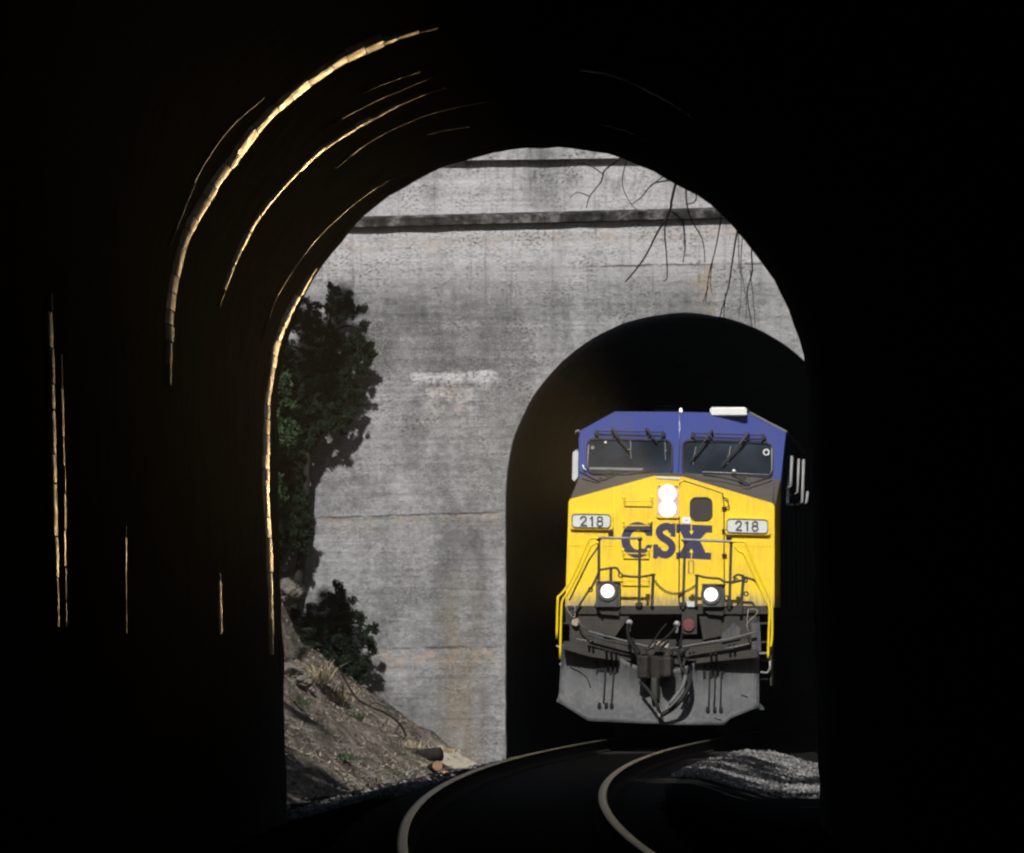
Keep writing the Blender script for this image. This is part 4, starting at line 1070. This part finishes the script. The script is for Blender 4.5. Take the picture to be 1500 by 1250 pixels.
MB().cbox(Q(999, 925).x, Q(1021, 925).x, WD-.04, WD+.4, Q(1000, 930).z, Q(1000, 899).z, .01).build('receptacle_box', M['bracket'], loco)
slab('tag_plate', [(962, 939), (980, 941), (978, 949), (953, 947)], Q, .14, .02, M['tan'], loco)
# coupler
cp_ = MB(); cx_ = Q(965, 980).x; cz = Q(965, 976).z
cp_.cbox(cx_-.16, cx_+.16, WD-.35, WD+.5, cz-.16, cz+.15, .03)
co = cp_.build('coupler', M['rust'], loco)
kn = MB()
def cprof(pts, z0, z1, dz=.02):
    rings = []
    c0 = sum((Vector(p) for p in pts), Vector((0, 0)))/len(pts)
    for z, k in ((z0, .92), (z0+dz, 1), (z1-dz, 1), (z1, .92)): rings.append([Vector((cx_+c0.x+(x-c0.x)*k, WD+c0.y+(y-c0.y)*k, cz+z)) for x, y in pts])
    return rings
kn.loft(cprof([(-.15, -.2), (-.25, -.36), (-.27, -.52), (-.21, -.60), (-.12, -.56), (-.07, -.44), (.02, -.38), (.10, -.44), (.14, -.30), (.12, -.2)], -.17, .15))
kn.build('coupler_head', M['rust'], co)
k2 = MB(); k2.loft(cprof([(.04, -.40), (.06, -.58), (.13, -.68), (.22, -.66), (.25, -.52), (.20, -.36), (.12, -.30)], -.15, .13, .03))
k2.lathe(Vector((cx_+.16, WD-.46, cz)), (0, 0, 1), [(-.22, .03), (-.20, .05), (.17, .05), (.20, .03)], 10); k2.build('knuckle', M['rust'], co)
MB().loft(cprof([(-.08, -.42), (-.06, -.50), (.01, -.50), (.04, -.42), (.0, -.36)], -.48, -.16, .05)).build('lock_lever', M['bracket'], co)
for x_, z_ in ((-.2, .2), (.0, .24), (.17, .2), (-.12, -.22)):
    MB().cbox(cx_+x_-.045, cx_+x_+.045, WD-.30, WD-.10, cz+z_-.05, cz+z_+.06, .02).build('bracket', M['rust'], co)
slab('carrier_iron', [(930, 960), (944, 948), (990, 948), (1004, 960), (1000, 1000), (985, 1015), (955, 1020), (938, 1000)], Q, -.0, .04, M['bracket'], pilot)

# ---- snow plow: two scooped blades meeting in the middle
def blade_top(side, t):
    if side < 0: tx, ty = lerp(823, 967, t), lerp(943, 975, t); bx = lerp(818, 967, t)
    else: tx, ty = lerp(1112, 967, t), lerp(951, 975, t); bx = lerp(1112, 967, t)
    by = (lerp(1029, 1057, min(1, t/.30)) if side < 0 else lerp(1036, 1052, min(1, t/.28)))+(3.5*sstep(.3, 1, t) if side < 0 else 10*sstep(.285, .295, t))
    if t > .55: ty = lerp(ty, 985, (t-.55)/.45)
    return tx, ty, bx, by
def blade_w(t, v): return WD-.10-.22*t-.34*v**1.6+.10*math.sin(math.pi*v)
def blade(side):
    # columns from the outer edge to the centre; rows from the top lip to the bottom, curling forward
    cols = 14; rows = 12; vs = []
    for i in range(cols+1):
        t = i/cols
        tx, ty, bx, by = blade_top(side, t)
        for j in range(rows+1):
            v = j/rows; px = lerp(tx, bx, v); py = lerp(ty, by, v)
            ww = blade_w(t, v)
            vs.append(P(px, py, ww))
    n = rows+1; fs = []
    for i in range(cols):
        for j in range(rows): fs.append((i*n+j, i*n+j+1, (i+1)*n+j+1, (i+1)*n+j))
    m0 = len(vs); vs += [v+Vector((0, .03, 0)) for v in vs]
    fs += [tuple(m0+k for k in f)[::-1] for f in fs]
    rim = [i*n for i in range(cols+1)]+[cols*n+j for j in range(1, n)]+[i*n+n-1 for i in range(cols-1, -1, -1)]+[j for j in range(n-2, 0, -1)]
    fs += [(rim[k], rim[(k+1) % len(rim)], m0+rim[(k+1) % len(rim)], m0+rim[k]) for k in range(len(rim))]
    o = mesh_obj('plow_blade', vs, fs, M['plow'], plow, smooth=False)
    for p in o.data.polygons[:cols*rows]: p.use_smooth = True
    return o
plow = empty('snow_plow', (0, 0, 0), 0, loco)
bl = blade(-1); br = blade(1)
for q in ([(818, 1019), (824, 1013), (830, 1020), (826, 1032), (815, 1028)], [(1110, 1026), (1113, 1030), (1119, 1037), (1119, 1040), (1108, 1040)]):
    slab('end_bracket', q, lambda x, y, o: P(x, y, WD-.30-o), .0, .02, M['plow'], plow)
# shade under the pilot modelled as dark strips on each side, and pockets with their hanging hoses and levers
slab('shade_strip', [(826, 941), (832, 940), (907, 960), (906, 968), (864, 962), (826, 951)], lambda x, y, o: P(x, y, WD-.30-o), .0, .18, M['bracket'], plow)
slab('shade_strip', [(1018, 966), (1020, 972), (1045, 969), (1110, 963), (1110, 950), (1104, 951)], lambda x, y, o: P(x, y, WD-.30-o), .0, .18, M['bracket'], plow)
def B(px, py, o=0):
    t = (px-820.5)/146.5 if px < 967 else (1112-px)/145
    tx, ty, bx, by = blade_top(-1 if px < 967 else 1, t); v = max(0, min(1, (py-ty)/(by-ty))); return P(px, py, blade_w(t, v)-.004-o)
for x in (875, 887, 895, 902): slab('lever_slot', [(x-2, 968), (x+2, 968), (x+2.0, 989-(x % 3)*2), (x-2, 989)], B, .006, .01, M['black'], bl)
for x, y in ((880, 981), (892, 979)): slab('lever_slot', [(x-5, y-2), (x+5, y-2), (x+5, y+2), (x-5, y+2)], B, .012, .01, M['black'], bl)
for x in (1032, 1041, 1048.5, 1057): slab('lever_slot', [(x-2, 972), (x+2, 972), (x+2, 994), (x-2, 995)], B, .006, .01, M['black'], br)
for x, y in ((1058, 985), (1050, 988), (1042, 990)): slab('lever_slot', [(x-3, y-2.5), (x+3, y-2.5), (x+3, y+2.5), (x-3, y+2.5)], B, .012, .01, M['black'], br)
for x in (887, 899): rod([B(x, 985, .02), B(x-1.5, 1005, .025), B(x-3, 1030, .02)], .012, 'hose', M['black'], bl, 6)
for x in (878, 888, 896): MB().lathe(B(x, 1034, .03), (0, 0, 1), [(-.05, .02), (-.02, .03), (.03, .025), (.05, .012)], 8).build('hose_end', M['black'], bl)
for x in (1039, 1047, 1056): rod([B(x, 985, .02), B(x, 1010, .025), B(x-1, 1035, .02)], .012, 'hose', M['black'], br, 6); MB().lathe(B(x-2 if x == 1039 else x, 1040, .03), (0, 0, 1), [(-.05, .02), (-.02, .03), (.03, .025), (.05, .012)], 8).build('hose_end', M['black'], br)
for q, par in (([(835, 977), (850, 984), (860, 992), (865, 1007)], bl), ([(1086, 1018), (1095, 1021)], br), ([(1047, 1052), (1056, 1055)], br)):
    rod([B(x, y, .012) for x, y in q], .008, 'scrape', M['bracket'], par, 5)
# MU hose boxes at the right of the pilot
slab('side_plate', [(1100, 912), (1113, 912), (1115, 955), (1101, 952)], Q, .03, .03, M['plow'], pilot)
slab('plate', [(1057, 930), (1066, 921), (1075, 912), (1085, 921), (1084, 933), (1057, 939)], Q, .02, .03, M['plow'], pilot)
for x, y in ((861, 938), (867, 940), (887, 954), (894, 955), (901, 956), (922, 953), (1010, 957), (1016, 956), (1041, 959), (1048, 958), (1068, 946), (1075, 945), (1007, 966), (1008, 980)):
    MB().lathe(P(x, y, WD-.44), (0, -1, 0), [(-.12, .018), (.0, .018), (.015, .01)], 8).build('bolt', M['black'], pilot)
# ---- running gear behind the plow
def truck(y0):
    t = empty('truck', (0, y0, 0), 0, loco)
    f_ = MB(); 
    for s in (-1, 1): f_.cbox(s*1.0-.08, s*1.0+.08, -2.4, 2.4, .55, .85, .03)
    f_.cbox(-1, 1, -.3, .3, .6, .8, .02); f_.build('truck_frame', M['bracket'], t)
    for y in (-1.95, 0, 1.95):
        wh = MB(); wh.tube([(-.9, y, .5), (.9, y, .5)], .09, 10)
        for s in (-1, 1): wh.lathe((s*.76, y, .51), (1, 0, 0), [(-.07, .52), (-.07, .51), (.05, .51), (.05, .2), (-.05, .2)], 32)
        wh.build('wheelset', M['rust'], t, smooth=False)
truck(2.9); truck(16.5)
MB().cbox(-1.3, 1.3, 6.2, 13.2, .45, 1.3, .12).build('fuel_tank', M['bracket'], loco)

# the beams of the lit lamps
def beam(pt, energy, aim, spot=.35):
    l = bpy.data.lights.new('beam', 'SPOT'); l.energy = energy; l.color = (1, .66, .30); l.spot_size = spot; l.spot_blend = 1; l.shadow_soft_size = .09
    o = bpy.data.objects.new('beam', l); link(o)
    o.parent = loco; o.location = pt; o.rotation_euler = Vector(aim).to_track_quat('-Z', 'Y').to_euler()
beam(N(978, 723, .10), 5000, (0, -1, .02), .14); beam(N(978, 745.5, .10), 5000, (0, -1, .01), .14)
beam(Q(890, 866, .20), 1200, (.01, -1, .012), .13); beam(Q(1041.5, 871, .20), 1200, (.0, -1, .012), .13)

# thin haze volume added to lift the blacks and glow in the beams
hz = MB().box(-45, 55, -38, 126, -2.6, 48).build('haze', None)
hm = bpy.data.materials.new('haze'); hm.use_nodes = True; ht = hm.node_tree; ht.nodes.clear()
pv = ht.nodes.new('ShaderNodeVolumePrincipled'); pv.inputs['Density'].default_value = .0009; pv.inputs['Anisotropy'].default_value = .55; pv.inputs['Color'].default_value = (.95, .97, .90, 1)
mo = ht.nodes.new('ShaderNodeOutputMaterial'); ht.links.new(pv.outputs[0], mo.inputs['Volume']); hz.data.materials.append(hm)
tag(hz, 'thin added haze that lifts the blacks in the cut and the bores', 'haze', kind='stuff')
